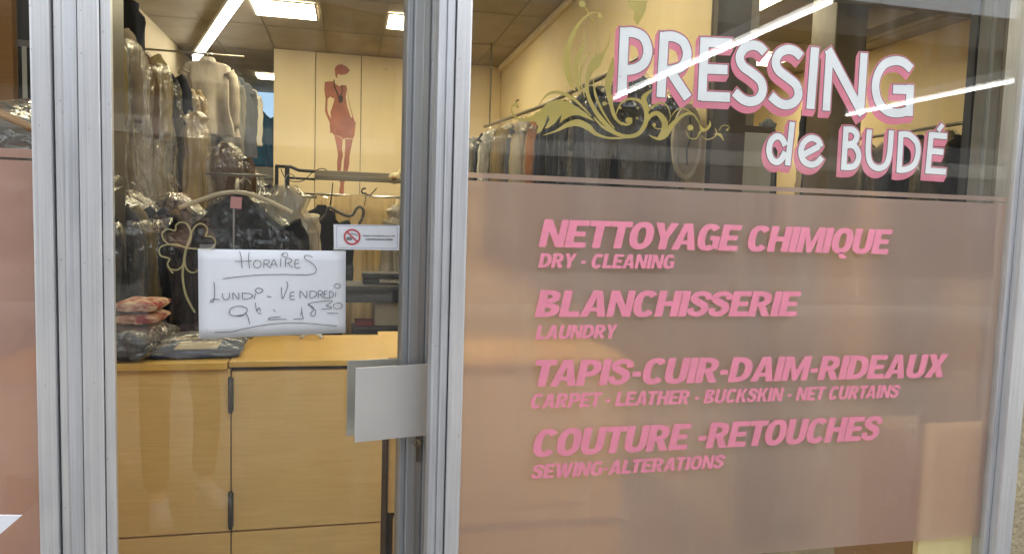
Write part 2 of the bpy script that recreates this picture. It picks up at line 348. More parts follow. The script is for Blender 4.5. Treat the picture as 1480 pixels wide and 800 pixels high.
# side room to the right
tag(obj('wall', B(FAR_X, FAR_X + .1, .1, 10.9, .006, ROOM_Z), CREAM), 'yellowish wall with coat rail in the side room on the right', 'wall')
tag(obj('wall', B(RIGHT_X + .13, FAR_X, 8.2, 8.3, .006, ROOM_Z), CREAM), 'yellowish cross wall in the side room behind the long dark coat', 'wall')
cp = thing('locker', 'tall narrow taupe metal locker beside the pier behind the pink lettering', 'locker', (2.1, 2.0, 0))
obj('door', B(.008, .192, -.02, 0, .1, 2.08, bev=.004), mat('grey_board', (.33, .33, .30), .6), cp)
obj('body', B(0, .20, .002, .5, .01, 2.12), TAUPE_D, cp)
obj('top_panel', B(.0, .14, .1, .5, 2.122, 3.4, bev=.004), TAUPE, cp)
pl = tag(obj('column', B(3.55, 3.82, 3.2, 3.5, .006, ROOM_Z - .002, bev=.01), mat('brown_column', (.11, .085, .055), .6, var=.15)), 'brown square column in the side room above the lettering', 'column')
bm = bmesh.new(); box(bm, 3.2, FAR_X, 2.9, 3.1, ROOM_Z - .28, ROOM_Z - .002); box(bm, 4.35, 4.55, 1.0, 4.2, ROOM_Z - .2, ROOM_Z - .002)
tag(obj('beam', bm, mat('brown_beam', (.16, .125, .085), .7, var=.1)), 'brown boxed ceiling beams crossing the side room', 'beam')

# rear small window
rwn = thing('window', 'small bright bluish window in the rear wall past the teal garment', 'window', (-1.35, 10.69, 2.55))
obj('pane', B(-.2, .75, -.012, 0, 0, .95), emit('daylight_pane', (.50, .74, 1.0), .16), rwn)
fr = bmesh.new(); box(fr, -.26, -.2, -.04, 0, -.06, 1.01); box(fr, .75, .81, -.04, 0, -.06, 1.01); box(fr, -.2, .75, -.04, 0, -.06, 0); box(fr, -.2, .75, -.04, 0, .95, 1.01); box(fr, .25, .29, -.04, -.013, 0, .95)
obj('frame', fr, mat('grey_frame', (.3, .32, .34), .5), rwn)

# mural decal on the partition (terracotta fashion figure)
def zz(pts, ox, oy, s): return [(ox + x / s, oy + y / s) for x, y in pts]
def wallpts(px):
    out = []
    for p in px:
        v = atY(p[0], p[1], BACK_Y - .004); out.append((v.x, v.z))
    return out
bm = bmesh.new(); Z3 = (380, 0, 3.0786)
parts = [
    [(322, 335), (319, 305), (330, 290), (350, 286), (372, 296), (387, 313), (374, 329), (350, 334), (334, 329), (327, 350)],
    [(275, 365), (308, 361), (316, 368), (322, 400), (318, 440), (300, 430), (288, 440), (286, 480), (290, 505), (304, 530), (302, 565), (298, 575), (297, 545), (283, 515), (276, 495), (279, 440), (273, 400)],
    [(316, 368), (338, 384), (352, 380), (371, 379), (374, 400), (368, 430), (374, 470), (384, 500), (392, 525), (398, 520), (385, 470), (378, 425), (374, 385), (380, 430), (388, 470), (402, 520), (408, 540), (413, 545), (410, 575), (408, 600), (400, 618), (372, 614), (358, 620), (340, 606), (318, 603), (308, 590), (299, 592), (300, 566), (304, 532), (300, 500), (310, 470), (319, 440), (322, 400)],
    [(318, 604), (340, 608), (355, 622), (352, 660), (356, 690), (350, 720), (346, 765), (331, 765), (330, 722), (334, 690), (328, 650)],
    [(366, 618), (400, 620), (393, 655), (386, 690), (384, 730), (376, 766), (357, 766), (360, 720), (364, 690), (366, 655)]]
for i, p in enumerate(parts): poly(bm, wallpts(zz(p, *Z3)), -.0012 - i * .0002)
legs2 = [(640, 262), (668, 262), (670, 305), (664, 352), (632, 354), (630, 310)]
poly(bm, wallpts(zz(legs2, 380, 220, 5.714)), -.0022)
poly(bm, wallpts(zz([(625, 200), (690, 200), (668, 264), (640, 264)], 380, 220, 5.714)), -.0024)
mu = obj('figure_decal', bm, MURAL, ce, label='terracotta silhouette of a woman in a cap and short draped dress')
bm = bmesh.new()
nk = wallpts(zz([(316, 355), (318, 385), (336, 425), (345, 436)], *Z3)); ribbon(bm, nk, .014, -.004)
nk = wallpts(zz([(352, 378), (352, 410), (346, 436)], *Z3)); ribbon(bm, nk, .010, -.0042)
poly(bm, wallpts(zz([(334, 430), (346, 424), (357, 432), (354, 452), (346, 460), (337, 452)], *Z3)), -.0044)
obj('necklace_decal', bm, mat('dark_decal', (.05, .03, .03), .6), ce)

# ================================================================ LIGHTS OF THE PLACE
def panel_light(cx, cy, label, sx=.56, sy=.52):
    t = thing('ceiling_panel_light', label, 'ceiling light', (cx, cy, ROOM_Z), 0, 'square warm ceiling panel lights')
    f = bmesh.new(); a, b = sx / 2, sy / 2
    for q in ((-a - .02, -a, -b - .02, b + .02), (a, a + .02, -b - .02, b + .02), (-a, a, -b - .02, -b), (-a, a, b, b + .02)): box(f, *q, -.022, -.009)
    obj('frame', f, mat('white_frame', (.7, .68, .62), .5), t); obj('diffuser', B(-a, a, -b, b, -.018, -.010), PANEL_L, t)
panel_light(-.61, 5.65, 'glowing warm ceiling panel light, widest seen through the door glass')
panel_light(.64, 5.72, 'glowing ceiling panel light partly hidden behind the closing door edge')
q = atZ(1102, 84, ROOM_Z); panel_light(q.x, q.y, 'glowing ceiling panel light deep in the side room, framed by the lettering')
panel_light(3.25, 4.05, 'glowing ceiling panel light of the side room above the lettering')
for cx, cy, l in ((-.61, 2.6, 'added warm ceiling panel light over the left counter, out of view'), (.64, 2.6, 'added warm ceiling panel light over the middle of the shop, out of view'), (3.25, 1.4, 'added warm ceiling panel light just inside the right window, out of view')):  # unseen panels added to light the shop interior
    panel_light(cx, cy, l)
panel_light(-1.1, 9.2, 'small round-the-corner ceiling light in the rear room', .35, .35)
# hanging batten inside
ta, tb = atZ(283, 87, 3.33), atZ(347, -4, 3.33)
d_ = (tb - ta); ln = d_.length; ang = math.atan2(d_.y, d_.x)
t = thing('fluorescent_batten', 'white fluorescent batten hanging askew near the left wall', 'batten light', ta, ang)
bm = bmesh.new(); tube(bm, [(0.03, 0, 0), (ln, 0, 0)], .034, 12); obj('tube', bm, TUBE_L, t, True)
obj('housing', B(0, ln, -.05, .05, .036, .075, bev=.006), mat('batten_white', (.7, .7, .68), .4), t)
obj('end_cap', B(-.02, .028, -.04, .04, -.038, .07, bev=.005), mat('batten_white', (.7, .7, .68), .4), t)
for s in (.15, .8):
    bm = bmesh.new(); tube(bm, [(ln * s, 0, .07), (ln * s, 0, ROOM_Z - 3.33)], .004, 6); obj('suspension_wire', bm, BLACKM, t)

# ================================================================ EXTERIOR GALLERY (seen in the glass)
bm = bmesh.new(); box(bm, -7, 12, -7.2, -3.1, 3.0, 3.25); box(bm, -7, 12, -.35, .12, 3.0, 3.25); box(bm, -7, -5, -3.0, -.55, 3.0, 3.25); box(bm, 9, 12, -3.0, -.55, 3.0, 3.25)   # unseen opening added so sky light falls on the shopfront
struct('gallery_ceiling', bm, mat('dark_soffit', (.09, .085, .075), .9, var=.15, scale=2))
bm = B(-7, 12, -7.45, -7.2, 2.86, 3.3); tag(obj('fascia', bm, mat('grey_fascia', (.16, .155, .145), .85, var=.1)), 'pale concrete fascia on the outer edge of the gallery', 'fascia')
ow = thing('shop_facade', 'dark shopfront across the gallery, seen only in the glass', 'building', (0, -11.5, 0))
obj('wall', B(-25, 30, -.3, 0, .602, 2.80), DARKSHOP, ow)
obj('plinth', B(-25, 30, -.3, .02, 0, .60), mat('grey_plinth', (.15, .145, .135), .8, var=.2), ow)  # plinth added to soften the dark wall's lower edge mirrored in the glass
obj('parapet', B(-25, 30, -.3, .03, 2.802, 3.10, bev=.01), mat('grey_parapet', (.24, .235, .22), .85, var=.1), ow)
obj('upper_wall', B(-25, 30, -.3, -.05, 3.102, 6.0), DARKSHOP, ow)
for k in range(4): obj('window', B(-1.5 + k * 3.2, 1.1 + k * 3.2, .002, .03, .65, 2.2, bev=.01), mat('shop_glass_dark', (.02, .025, .03), .1), ow)
for cx, ya, yb, l in ((1.571, -.56, -2.56, 'white batten light hung under the added ceiling opening, nearer to the door'), (3.20, -1.31, -2.56, 'white batten light hung under the added ceiling opening, nearer to the stone wall')):
    t = thing('gallery_batten', l, 'batten light', (cx, ya, 2.32), 0, 'batten lights of the gallery')
    bm = bmesh.new(); tube(bm, [(0, 0, 0), (0, yb - ya, 0)], .0095, 10); obj('tube', bm, OUT_TUBE_L, t, True)
    obj('housing', B(-.02, .02, yb - ya, 0, .015, .06, bev=.004), mat('batten_white', (.7, .7, .68), .4), t)
    for f in (.2, .8):
        bm = bmesh.new(); tube(bm, [(0, (yb - ya) * f, .06), (0, (yb - ya) * f, .9)], .003, 6); obj('suspension_wire', bm, BLACKM, t)
tag(obj('stone_wall', B(1.826, 8, -.03, .018, 0, 2.999), STONE), 'rough beige roughcast wall at the right edge beside the window frame', 'wall')
tag(obj('stone_wall', B(-7, -2.2, -.03, .4, 0, 2.999), STONE), 'rough beige roughcast wall beyond the left pane', 'wall')

# ================================================================ SHOPFRONT
def post(name, label, cells, zt=2.5):
    """cells: (x0, x1, y_front, material, part name)"""
    t = thing(name, label, 'frame post', ((cells[0][0]), 0, 0)); x0 = cells[0][0]
    for a, b, yf, m, pn in cells:
        obj(pn, B(a - x0, b - x0, yf, .05, 0.0, zt, bev=min(.0035, (b - a) * .2)), m, t)
    obj('rubber_seal', B(.004, cells[-1][1] - x0 - .004, .0, .045, .002, zt - .002), RUBBER, t)
    return t
post('frame_post', 'wide pale aluminium frame post between the left pane and the door hinge', [(-.600, -.5655, -.030, ALU, 'casing'), (-.5615, -.545, -.022, ALU, 'cover_strip'), (-.5450, -.5192, -.026, ALU_DULL, 'cover_strip')])
post('frame_post', 'pale aluminium frame post between the door and the pink window', [(.186, .205, -.020, ALU_DULL, 'cover_strip'), (.205, .222, -.026, ALU_DULL, 'cover_strip'), (.2245, .2575, -.034, ALU, 'casing')])
post('frame_post', 'white aluminium frame post between the pink window and the stone wall', [(1.757, 1.772, -.010, ALU_DULL, 'cover_strip'), (1.773, 1.824, -.034, ALU, 'casing')])
tag(obj('head_rail', B(-2.2, 1.826, -.03, .06, 2.502, 2.62, bev=.004), ALU), 'aluminium head rail above the door and windows', 'frame rail')
tag(obj('signboard', B(-2.2, 1.826, -.02, .06, 2.622, 2.999), CONC), 'plain pale signboard between the head rail and gallery ceiling', 'signboard')

# --- left fixed window
lw_ = thing('shop_window', 'narrow window strip at the left edge, pink film below clear glass', 'window', (-2.2, 0, 0))
obj('glass_pane', B(.02, 1.599, .0, .006, .1, 2.5), GLASS, lw_)
obj('sill_rail', B(.02, 1.6, -.02, .05, 0, .098, bev=.004), ALU, lw_)
zL = on_front(20, 231)[1]; zS0, zS1 = on_front(20, 227)[1] , on_front(20, 214)[1]
bm = bmesh.new(); poly(bm, [(.02, .1), (1.6, .1), (1.6, zL), (.02, zL)], .0105); obj('frosted_film', bm, FILM_LEFT, lw_)
bm = bmesh.new(); poly(bm, [(.02, zS0), (1.6, zS0), (1.6, zS1), (.02, zS1)], .0105); obj('film_stripe', bm, FILM_LEFT, lw_)

# --- main window
mw = thing('shop_window', 'large window with pink frosted film, white shop name and pink services list', 'window', (0, 0, 0))
obj('glass_pane', B(.256, 1.7585, .0, .006, .1, 2.5), GLASS, mw)
obj('sill_rail', B(.2577, 1.757, -.02, .05, 0, .098, bev=.004), ALU, mw)
zf = 1.6405; zb = .705
bm = bmesh.new(); poly(bm, [(.2576, zb), (1.7570, zb), (1.7570, zf), (.2576, zf)], .0105); obj('frosted_film', bm, FILM, mw)
za, zc = on_front(674, 256)[1], on_front(674, 248.3)[1]
bm = bmesh.new(); poly(bm, [(.2576, za), (1.7570, za), (1.7570, zc), (.2576, zc)], .0105); obj('film_stripe', bm, FILM, mw)

# heavy italic letters for the services list -----------------------------------------
def ell(cx, cy, rx, ry, a0, a1, n=14, e=2.35):
    out = []
    for i in range(n + 1):
        a = rad(a0 + (a1 - a0) * i / n); c, s = math.cos(a), math.sin(a)
        out.append((cx + rx * math.copysign(abs(c) ** (2 / e), c), cy + ry * math.copysign(abs(s) ** (2 / e), s)))
    return out
def ring(cx, cy, rx, ry, ix, iy, a0=0, a1=360, n=28):
    o_, i_ = ell(cx, cy, rx, ry, a0, a1, n), ell(cx, cy, ix, iy, a0, a1, n)
    return [[o_[k], o_[k + 1], i_[k + 1], i_[k]] for k in range(n)]
def rct(a, b, c, d): return [(a, b), (c, b), (c, d), (a, d)]
def rib(pts, ws, n=5):
    P = catmull([Vector((x, y, 0)) for x, y in pts], n); W = interp(ws, len(P)); out = []
    L = []
    for i, p in enumerate(P):
        t = (P[min(i + 1, len(P) - 1)] - P[max(i - 1, 0)]).normalized(); nn = Vector((-t.y, t.x, 0)) * W[i] / 2
        L.append(((p + nn)[:2], (p - nn)[:2]))
    return [[L[k][0], L[k + 1][0], L[k + 1][1], L[k][1]] for k in range(len(L) - 1)]
G = {}
ST = rct(0, 0, .25, 1)
G['E'] = (.62, [ST, rct(.25, .8, .61, 1), rct(.25, .41, .56, .59), rct(.25, 0, .63, .2)])
G['L'] = (.59, [ST, rct(.25, 0, .59, .21)])
G['T'] = (.64, [rct(0, .8, .64, 1), rct(.195, 0, .445, .8)])
G['I'] = (.25, [ST])
G['H'] = (.73, [ST, rct(.48, 0, .73, 1), rct(.25, .41, .48, .6)])
G['N'] = (.74, [rct(0, 0, .22, 1), rct(.52, 0, .74, 1), [(.22, .56), (.22, 1), (.24, 1), (.52, .44), (.52, 0), (.5, 0)]])
G['M'] = (.90, [rct(0, 0, .22, 1), rct(.68, 0, .90, 1), [(.22, .60), (.22, 1), (.27, 1), (.45, .42), (.63, 1), (.68, 1), (.68, .60), (.53, 0), (.37, 0)]])
G['A'] = (.78, [[(0, 0), (.25, 0), (.39, .72), (.39, 1), (.25, 1)], [(.78, 0), (.53, 1), (.39, 1), (.39, .72), (.53, 0)], [(.289, .2), (.491, .2), (.46, .36), (.32, .36)]])
G['X'] = (.76, [[(0, 0), (.27, 0), (.38, .27), (.49, 0), (.76, 0), (.53, .5), (.75, 1), (.48, 1), (.38, .73), (.28, 1), (.01, 1), (.23, .5)]])
G['Y'] = (.74, [[(.245, 0), (.495, 0), (.495, .42), (.74, 1), (.48, 1), (.37, .66), (.26, 1), (0, 1), (.245, .42)]])
G['K'] = (.74, [ST, [(.25, .36), (.25, .60), (.45, 1), (.72, 1), (.46, .58), (.75, 0), (.47, 0), (.325, .42)]])
G['W'] = (1.06, [[(0, 1), (.25, 1), (.33, .38), (.42, 1), (.64, 1), (.73, .38), (.81, 1), (1.06, 1), (.87, 0), (.61, 0), (.53, .55), (.45, 0), (.19, 0)]])
G['O'] = (.75, ring(.375, .5, .375, .515, .125, .31))
G['Q'] = (.75, ring(.375, .5, .375, .515, .125, .31) + [[(.33, .02), (.36, -.12), (.46, -.22), (.66, -.2), (.66, -.09), (.54, -.1), (.5, .03)]])
G['C'] = (.70, ring(.37, .5, .37, .515, .12, .315, 38, 322, 24))
G['G'] = (.74, ring(.37, .5, .37, .515, .12, .315, 40, 305, 24) + [rct(.42, .38, .74, .55), [(.52, .38), (.52, .16), (.58, .08), (.74, .04), (.74, .38)]])
G['U'] = (.72, [rct(0, .36, .25, 1), rct(.47, .36, .72, 1)] + ring(.36, .36, .36, .375, .11, .17, 180, 360, 16))
G['D'] = (.74, [ST] + ring(.25, .5, .49, .5, .235, .3, -90, 90, 18))
G['P'] = (.68, [ST] + ring(.25, .67, .43, .33, .185, .14, -90, 90, 16))
G['R'] = (.73, [ST] + ring(.25, .69, .43, .31, .185, .125, -90, 90, 16) + [[(.27, .385), (.52, .42), (.74, 0), (.47, 0), (.29, .37)]])
G['B'] = (.68, [ST] + ring(.25, .755, .38, .245, .14, .075, -90, 90, 14) + ring(.25, .265, .43, .265, .18, .085, -90, 90, 14))
G['S'] = (.66, rib([(.585, .66), (.56, .82), (.35, .905), (.15, .83), (.125, .68), (.31, .55), (.48, .44), (.535, .28), (.42, .13), (.28, .095), (.12, .16), (.075, .33)], [.2, .2, .19, .22, .23, .25, .25, .23, .22, .19, .2, .2]))
G['-'] = (.33, [rct(.03, .31, .30, .50)])
G[' '] = (.26, [])
def heavy_text(txt, pbl, pbr, ptr, cap_px, shear=.20, gap=.022):
    """pbl, pbr = baseline ends in the photo, cap height from cap_px at the left end"""
    (x0, z0), (x1, z1) = on_front(*pbl), on_front(*pbr); h = on_front(pbl[0], pbl[1] - cap_px)[1] - z0
    h1 = on_front(*ptr)[1] - z1; h = (h + h1) / 2
    KERN = {'YA': -.10, 'TA': -.10, 'TO': -.04, 'OY': -.03, 'LA': .0, 'RY': -.03, 'AT': -.08, 'AP': -.02, 'TI': .01, 'AU': .0, 'UX': .0, 'RT': -.03, 'LT': -.08, 'T ': -.03, 'AG': -.02, 'RP': .01}
    kn = [KERN.get(txt[i:i + 2], 0) for i in range(len(txt))]
    tot = sum(G[c][0] + gap for c in txt) - gap + sum(kn); k = (x1 - x0) / tot
    bm = bmesh.new(); cx = 0; i = 0
    for ci, c in enumerate(txt):
        wd, pl_ = G[c]
        for p in pl_:
            i += 1
            q = []
            for (u, v) in p:
                f = (cx + u) / tot; zz_ = z0 + (z1 - z0) * f
                q.append((x0 + (cx + u) * k + v * shear * h, zz_ + v * h))
            poly(bm, q, 0)
        cx += wd + gap + kn[ci]
    # cut vinyl stuck on the street side of the pane
    for v in bm.verts: v.co.y = -.0008
    return bm
for txt, bl, br, tr, cap in (
    ('NETTOYAGE CHIMIQUE', (778, 356.5), (1282, 367), (1289, 331.5), 40),
    ('DRY - CLEANING', (777.5, 386.5), (972.5, 388), (977, 368), 21),
    ('BLANCHISSERIE', (772.4, 457.8), (1150, 456.6), (1155.5, 420.4), 38.5),
    ('LAUNDRY', (773.5, 490), (889, 488), (897.5, 468.5), 20.5),
    ('TAPIS-CUIR-DAIM-RIDEAUX', (766.5, 558.5), (1363, 544.5), (1370, 512), 39.5),
    ('CARPET - LEATHER - BUCKSKIN - NET CURTAINS', (765, 590), (1297, 574), (1301, 555), 21),
    ('COUTURE -RETOUCHES', (767, 660), (1268, 635), (1272, 600.5), 40),
    ('SEWING-ALTERATIONS', (767, 691.5), (1044, 675.5), (1048, 656.5), 21)):
    obj('lettering', heavy_text(txt, bl, br, tr, cap, gap=.022 if cap > 30 else .045), PINK, mw, label='pink heavy italic lettering reading ' + txt)

# white shop name with pink shade -----------------------------------------------------
Z2 = lambda pts: zz(pts, 880, 0, 2.857)
Zr = lambda pts: zz(pts, 1160, 0, 2.6656)
def cm(pts, n=5): return [tuple(p[:2]) for p in catmull([Vector((x, y, 0)) for x, y in pts], n)]
W1, W2 = 13.2, 9.2
NAME = {}
NAME['PRESSING'] = [
    ([(904.8, 39), (900.6, 136)], W1), (cm([(904, 46), (918, 46), (932, 53), (938.5, 71), (933.5, 89), (920, 98.5), (902, 101)]), W1),
    ([(962.5, 45.5), (957.3, 139.8)], W1), (cm([(962, 52), (976, 52), (990, 60), (995.5, 77), (990, 93), (977, 100), (960, 102)]), W1), ([(969, 99), (996.5, 141)], W1 * 1.05),
    ([(1021, 53.2), (1016.8, 144.5)], W1), ([(1020, 59.8), (1060.5, 61.8)], W1), ([(1019, 98.6), (1054, 100)], W1), ([(1016, 138.2), (1057.5, 140)], W1),
    (cm(Z2([(652, 214), (630, 192), (600, 184), (566, 198), (548, 232), (560, 270), (600, 300), (634, 332), (643, 372), (626, 406), (593, 418), (560, 408), (526, 378)])), W1),
    (cm(Z2([(802, 232), (778, 210), (748, 202), (714, 216), (697, 250), (708, 287), (746, 318), (782, 350), (791, 390), (773, 420), (741, 431), (710, 422), (676, 393)])), W1),
    (Zr([(56, 180), (38, 418)]), W1 * 1.03),
    (Zr([(113, 196), (99, 425)]), W1 * .95), (Zr([(106, 188), (240, 440)]), W1 * 1.0), (Zr([(246, 202), (232, 425)]), W1 * .95),
    (cm(Zr([(428, 264), (398, 238), (362, 232), (322, 248), (296, 292), (290, 345), (306, 398), (340, 428), (378, 434), (408, 428)])), W1), (Zr([(424, 325), (419, 446)]), W1), (Zr([(357, 342), (425, 344)]), W1)]
NAME['de BUDÉ'] = [
    (cm(Z2([(737, 600), (722, 570), (700, 562), (678, 580), (669, 620), (680, 656), (702, 668), (722, 655), (736, 625)]) ), W2), (Z2([(766, 502), (746, 682)]), W2),
    ([(1164.5, 223), (1187, 211)], W2), (cm([(1189.5, 212), (1185, 202.5), (1174.5, 199), (1164.5, 206), (1160.5, 219), (1164.5, 232), (1174.5, 237.5), (1184, 235), (1191, 227)]), W2),
    (Zr([(176, 486), (166, 654)]), W2), (cm(Zr([(176, 497), (203, 500), (218, 522), (204, 550), (172, 555)])), W2), (cm(Zr([(172, 559), (208, 562), (225, 600), (208, 638), (168, 643)])), W2),
    (cm(Zr([(266, 498), (261, 585), (272, 630), (300, 647), (330, 633), (344, 590), (351, 501)])), W2),
    (Zr([(389, 505), (380, 664)]), W2), (cm(Zr([(389, 516), (420, 519), (449, 548), (454, 588), (440, 632), (410, 651), (380, 654)])), W2),
    (Zr([(506, 508), (491, 668)]), W2), (Zr([(505, 519), (566, 524)]), W2), (Zr([(498, 580), (552, 585)]), W2), (Zr([(492, 656), (562, 661)]), W2), (Zr([(531, 503), (550, 478)]), W2 * .8)]
PXM = .00172     # metres on the glass for one pixel of the photograph
for word, strokes in NAME.items():
    layers = [('lettering_shade', PINK_DEEP, 5.2, [(-4.3 * j / 7, 7.8 * j / 7) for j in range(8)], .0096), ('lettering_gap', GAP_V, 2.2, [(0, 0)], .0088), ('lettering', WHITE_V, 0, [(0, 0)], .0080)]  # middle layer paints the clear gap round the white letters dark
    for pn, m_, extra, offs, yb in layers:
        bm = bmesh.new(); k = 0
        for dx, dy in offs:
            for pts, wpx in strokes:
                q = [on_front(px + dx, py + dy) for px, py in pts]
                e = extra * .5 * PXM
                # lengthen the ends so the outline also runs round the stroke ends
                if extra and len(q) >= 2:
                    a, b = Vector(q[0]), Vector(q[1]); q[0] = tuple(a + (a - b).normalized() * e)
                    a, b = Vector(q[-1]), Vector(q[-2]); q[-1] = tuple(a + (a - b).normalized() * e)
                k += 1; ribbon(bm, q, (wpx + extra) * PXM, yb - k * .000006)
        obj(pn, bm, m_, mw, label='white letters reading ' + word if pn == 'lettering' else None)

# golden scroll ornament ------------------------------------------------------------
A_ = lambda pts: zz(pts, 730, 0, 4.0)
Bz = lambda pts: zz(pts, 860, 60, 5.0)
SC = [
    (A_([(548, 72), (515, 68), (470, 95), (420, 152), (382, 240), (362, 340), (372, 430), (398, 500), (412, 522)]), [1, 1.5, 2.6, 4.2, 6.5, 9, 9.6, 5, 1]),
    (A_([(466, 28), (490, 75), (520, 130), (535, 220)]), [1.4, 1, .9, .6]),
    (A_([(462, 165), (464, 230), (442, 300), (418, 370), (418, 440), (432, 505), (446, 545)]), [.5, 2.4, 7, 8, 7, 4, 1]),
    (A_([(500, 292), (474, 325), (450, 385), (440, 440), (450, 500), (468, 560)]), [1, 2.4, 3.6, 3.6, 2.4, 1]),
    (A_([(615, 175), (607, 240), (575, 305), (535, 355), (500, 400), (482, 460), (482, 530), (512, 610), (562, 685), (640, 760), (684, 790)]), [.4, 1.6, 4, 15, 10, 6.5, 5, 5.5, 6.5, 4, 2]),
    (A_([(535, 220), (540, 270), (530, 335)]), [.6, 1.4, 2]),
    (A_([(62, 600), (42, 620), (50, 660), (95, 690), (150, 683), (200, 650)]), [1.6, 1.6, 2.4, 3.4, 4.5, 5]),
    (A_([(200, 606), (245, 548), (300, 530), (360, 545), (410, 575), (460, 622), (505, 668)]), [.8, 2.6, 4, 4.8, 4, 2.8, 1]),
    (A_([(225, 780), (300, 755), (370, 718), (430, 708), (490, 735), (530, 770), (600, 795), (684, 798)]), [.6, 2.6, 6.5, 9.5, 8.5, 5, 2.6, 1.6]),
    (A_([(632, 325), (622, 400), (605, 470), (606, 540), (622, 610), (650, 685), (684, 720)]), [1, 9, 11, 7, 5, 3.6, 1.6]),
    (A_([(516, 450), (528, 540), (560, 620), (600, 690), (640, 740)]), [1, 3.4, 3.4, 2.4, 1]),
    (Bz([(0, 545), (60, 608), (140, 652), (230, 683), (315, 668), (365, 610), (382, 540), (368, 462), (318, 420), (250, 412), (200, 440), (172, 490), (158, 535)]), [2, 3.6, 5, 5, 5.6, 6.4, 6.6, 6, 4.4, 3, 2.2, 1.6, .8]),
    (Bz([(118, 385), (128, 470), (150, 540), (190, 582), (238, 597), (270, 580), (268, 548)]), [8, 5, 4, 3.2, 3, 3.2, 4]),
    (Bz([(430, 340), (388, 372), (362, 410), (380, 460), (400, 500)]), [.4, 5, 8, 6, 2]),
    (Bz([(350, 640), (400, 545), (450, 515), (490, 540), (515, 590), (505, 645), (470, 692)]), [3, 5.4, 6, 8, 9.5, 8, 3]),
    (Bz([(402, 675), (440, 694), (482, 698), (520, 668), (562, 608), (612, 558), (662, 522), (720, 522), (765, 590)]), [.8, 3, 5, 8.5, 7.4, 5.6, 4, 2.6, 1]),
    (Bz([(495, 626), (455, 626), (428, 606), (440, 588)]), [1.2, 1.2, 1.4, 1.6]),
    (Bz([(398, 492), (450, 452), (500, 440), (540, 478), (556, 540), (540, 584)]), [1, 3.6, 2.2, 1.2, 1.2, .6]),
    (Bz([(560, 540), (600, 492), (645, 480), (690, 500), (724, 524)]), [.8, 1.6, 2, 1.6, .8]),
    (Bz([(668, 640), (690, 690), (740, 700), (772, 650), (815, 632), (842, 600), (840, 568)]), [1, 1.2, 1.4, 2.2, 5, 4, .4]),
    (Bz([(766, 598), (780, 622), (800, 645)]), [.6, 4.5, 2]),
    (Bz([(780, 680), (820, 705), (870, 690), (890, 660), (878, 618)]), [.8, 1.2, 1.4, 2.6, .4]),
    (Bz([(872, 668), (915, 672), (942, 716)]), [1.2, 4.4, .4]),
    (Bz([(908, 640), (932, 606), (970, 606), (985, 628)]), [.8, 1, 1, 1]),
    (Bz([(0, 672), (80, 690), (200, 694), (290, 686), (340, 660)]), [1, 2, 2, 2, 2])]
bm = bmesh.new(); k = 0
for pts, ws in SC:
    P = cm(pts, 7); q = [on_front(*p) for p in P]; k += 1
    ribbon(bm, q, [v * PXM for v in interp(ws, len(q))], .0080 - k * .000012)
def blob(px, py, rx, ry=None):
    global k
    k += 1; ry = ry or rx
    poly(bm, [on_front(px + rx * math.cos(a * math.pi / 8), py + ry * math.sin(a * math.pi / 8)) for a in range(16)], .0080 - k * .000012)
for (x_, y_), r_ in ((A_([(556, 88)])[0], 3.6), (A_([(64, 604)])[0], 3.6), (A_([(452, 18)])[0], 4.8), (A_([(540, 232)])[0], 2.2), (Bz([(252, 566)])[0], 4.4), (Bz([(190, 476)])[0], 2), (Bz([(437, 600)])[0], 2.8), (Bz([(700, 620)])[0], 4.4), (Bz([(968, 635)])[0], 1.8), (Bz([(76, 445)])[0], 3.2), (Bz([(318, 478)])[0], 1.6), (Bz([(312, 552)])[0], 1.6)):
    blob(x_, y_, r_)
k += 1
poly(bm, [on_front(*p) for p in A_([(120, 690), (160, 682), (205, 640), (250, 590), (310, 572), (370, 585), (430, 620), (480, 655), (525, 700), (480, 682), (430, 664), (390, 666), (345, 690), (322, 712), (334, 652), (296, 708), (255, 738), (234, 742), (262, 690), (254, 660), (236, 716), (215, 757), (186, 772), (196, 730), (182, 702), (145, 700)])], .0080 - k * .000012)
k += 1
poly(bm, [on_front(*p) for p in zz([(690, 0), (790, 0), (782, 50), (762, 92), (740, 130), (718, 100), (722, 60), (700, 40)], 720, 0, 3.636)], .0080 - k * .000012)
obj('scroll_ornament', bm, GOLD, mw, label='golden leaf scroll curling under the white shop name')

# ================================================================ DOOR (ajar, turned inwards)
door = thing('glazed_door', 'narrow aluminium glazed door standing slightly ajar', 'door', HINGE, DA)
DW = .727
obj('glass_pane', B(.05, .668, .0, .006, .16, 2.38), GLASS, door)
obj('stile', B(-.003, .034, -.030, .034, .02, 2.47, bev=.003), ALU, door)
obj('glazing_bead', B(.0355, .0535, -.022, .026, .16, 2.38, bev=.002), ALU, door)
st = bmesh.new(); box(st, .6625, .676, -.014, .026, .16, 2.38, bev=.002); box(st, .6765, .700, -.026, .034, .02, 2.47, bev=.0025); box(st, .7005, .718, -.017, .034, .02, 2.47, bev=.002); box(st, .7185, DW, -.024, .034, .02, 2.47, bev=.002)
obj('stile', st, ALU_DOOR, door)
obj('rail', B(.0355, .675, -.026, .034, .02, .158, bev=.003), ALU_DOOR, door)
obj('rail', B(.0355, .675, -.026, .034, 2.382, 2.47, bev=.003), ALU_DOOR, door)
def rect_on(p0, p1, off):
    a, b = on_door(*p0, off), on_door(*p1, off); return min(a[0], b[0]), max(a[0], b[0]), min(a[1], b[1]), max(a[1], b[1])
x0, x1, z0, z1 = rect_on((513.5, 531), (616, 628), -.055)
fp = obj('push_plate', B(x0, x1, -.058, -.055, z0, z1, bev=.0012), STEEL, door)
obj('spacer', B(x1 - .062, x1 - .030, -.0545, -.027, z0 + .02, z1 - .02, bev=.002), ALU_DOOR, fp)
x0b, x1b, z0b, z1b = rect_on((502, 521), (600, 620), .045)
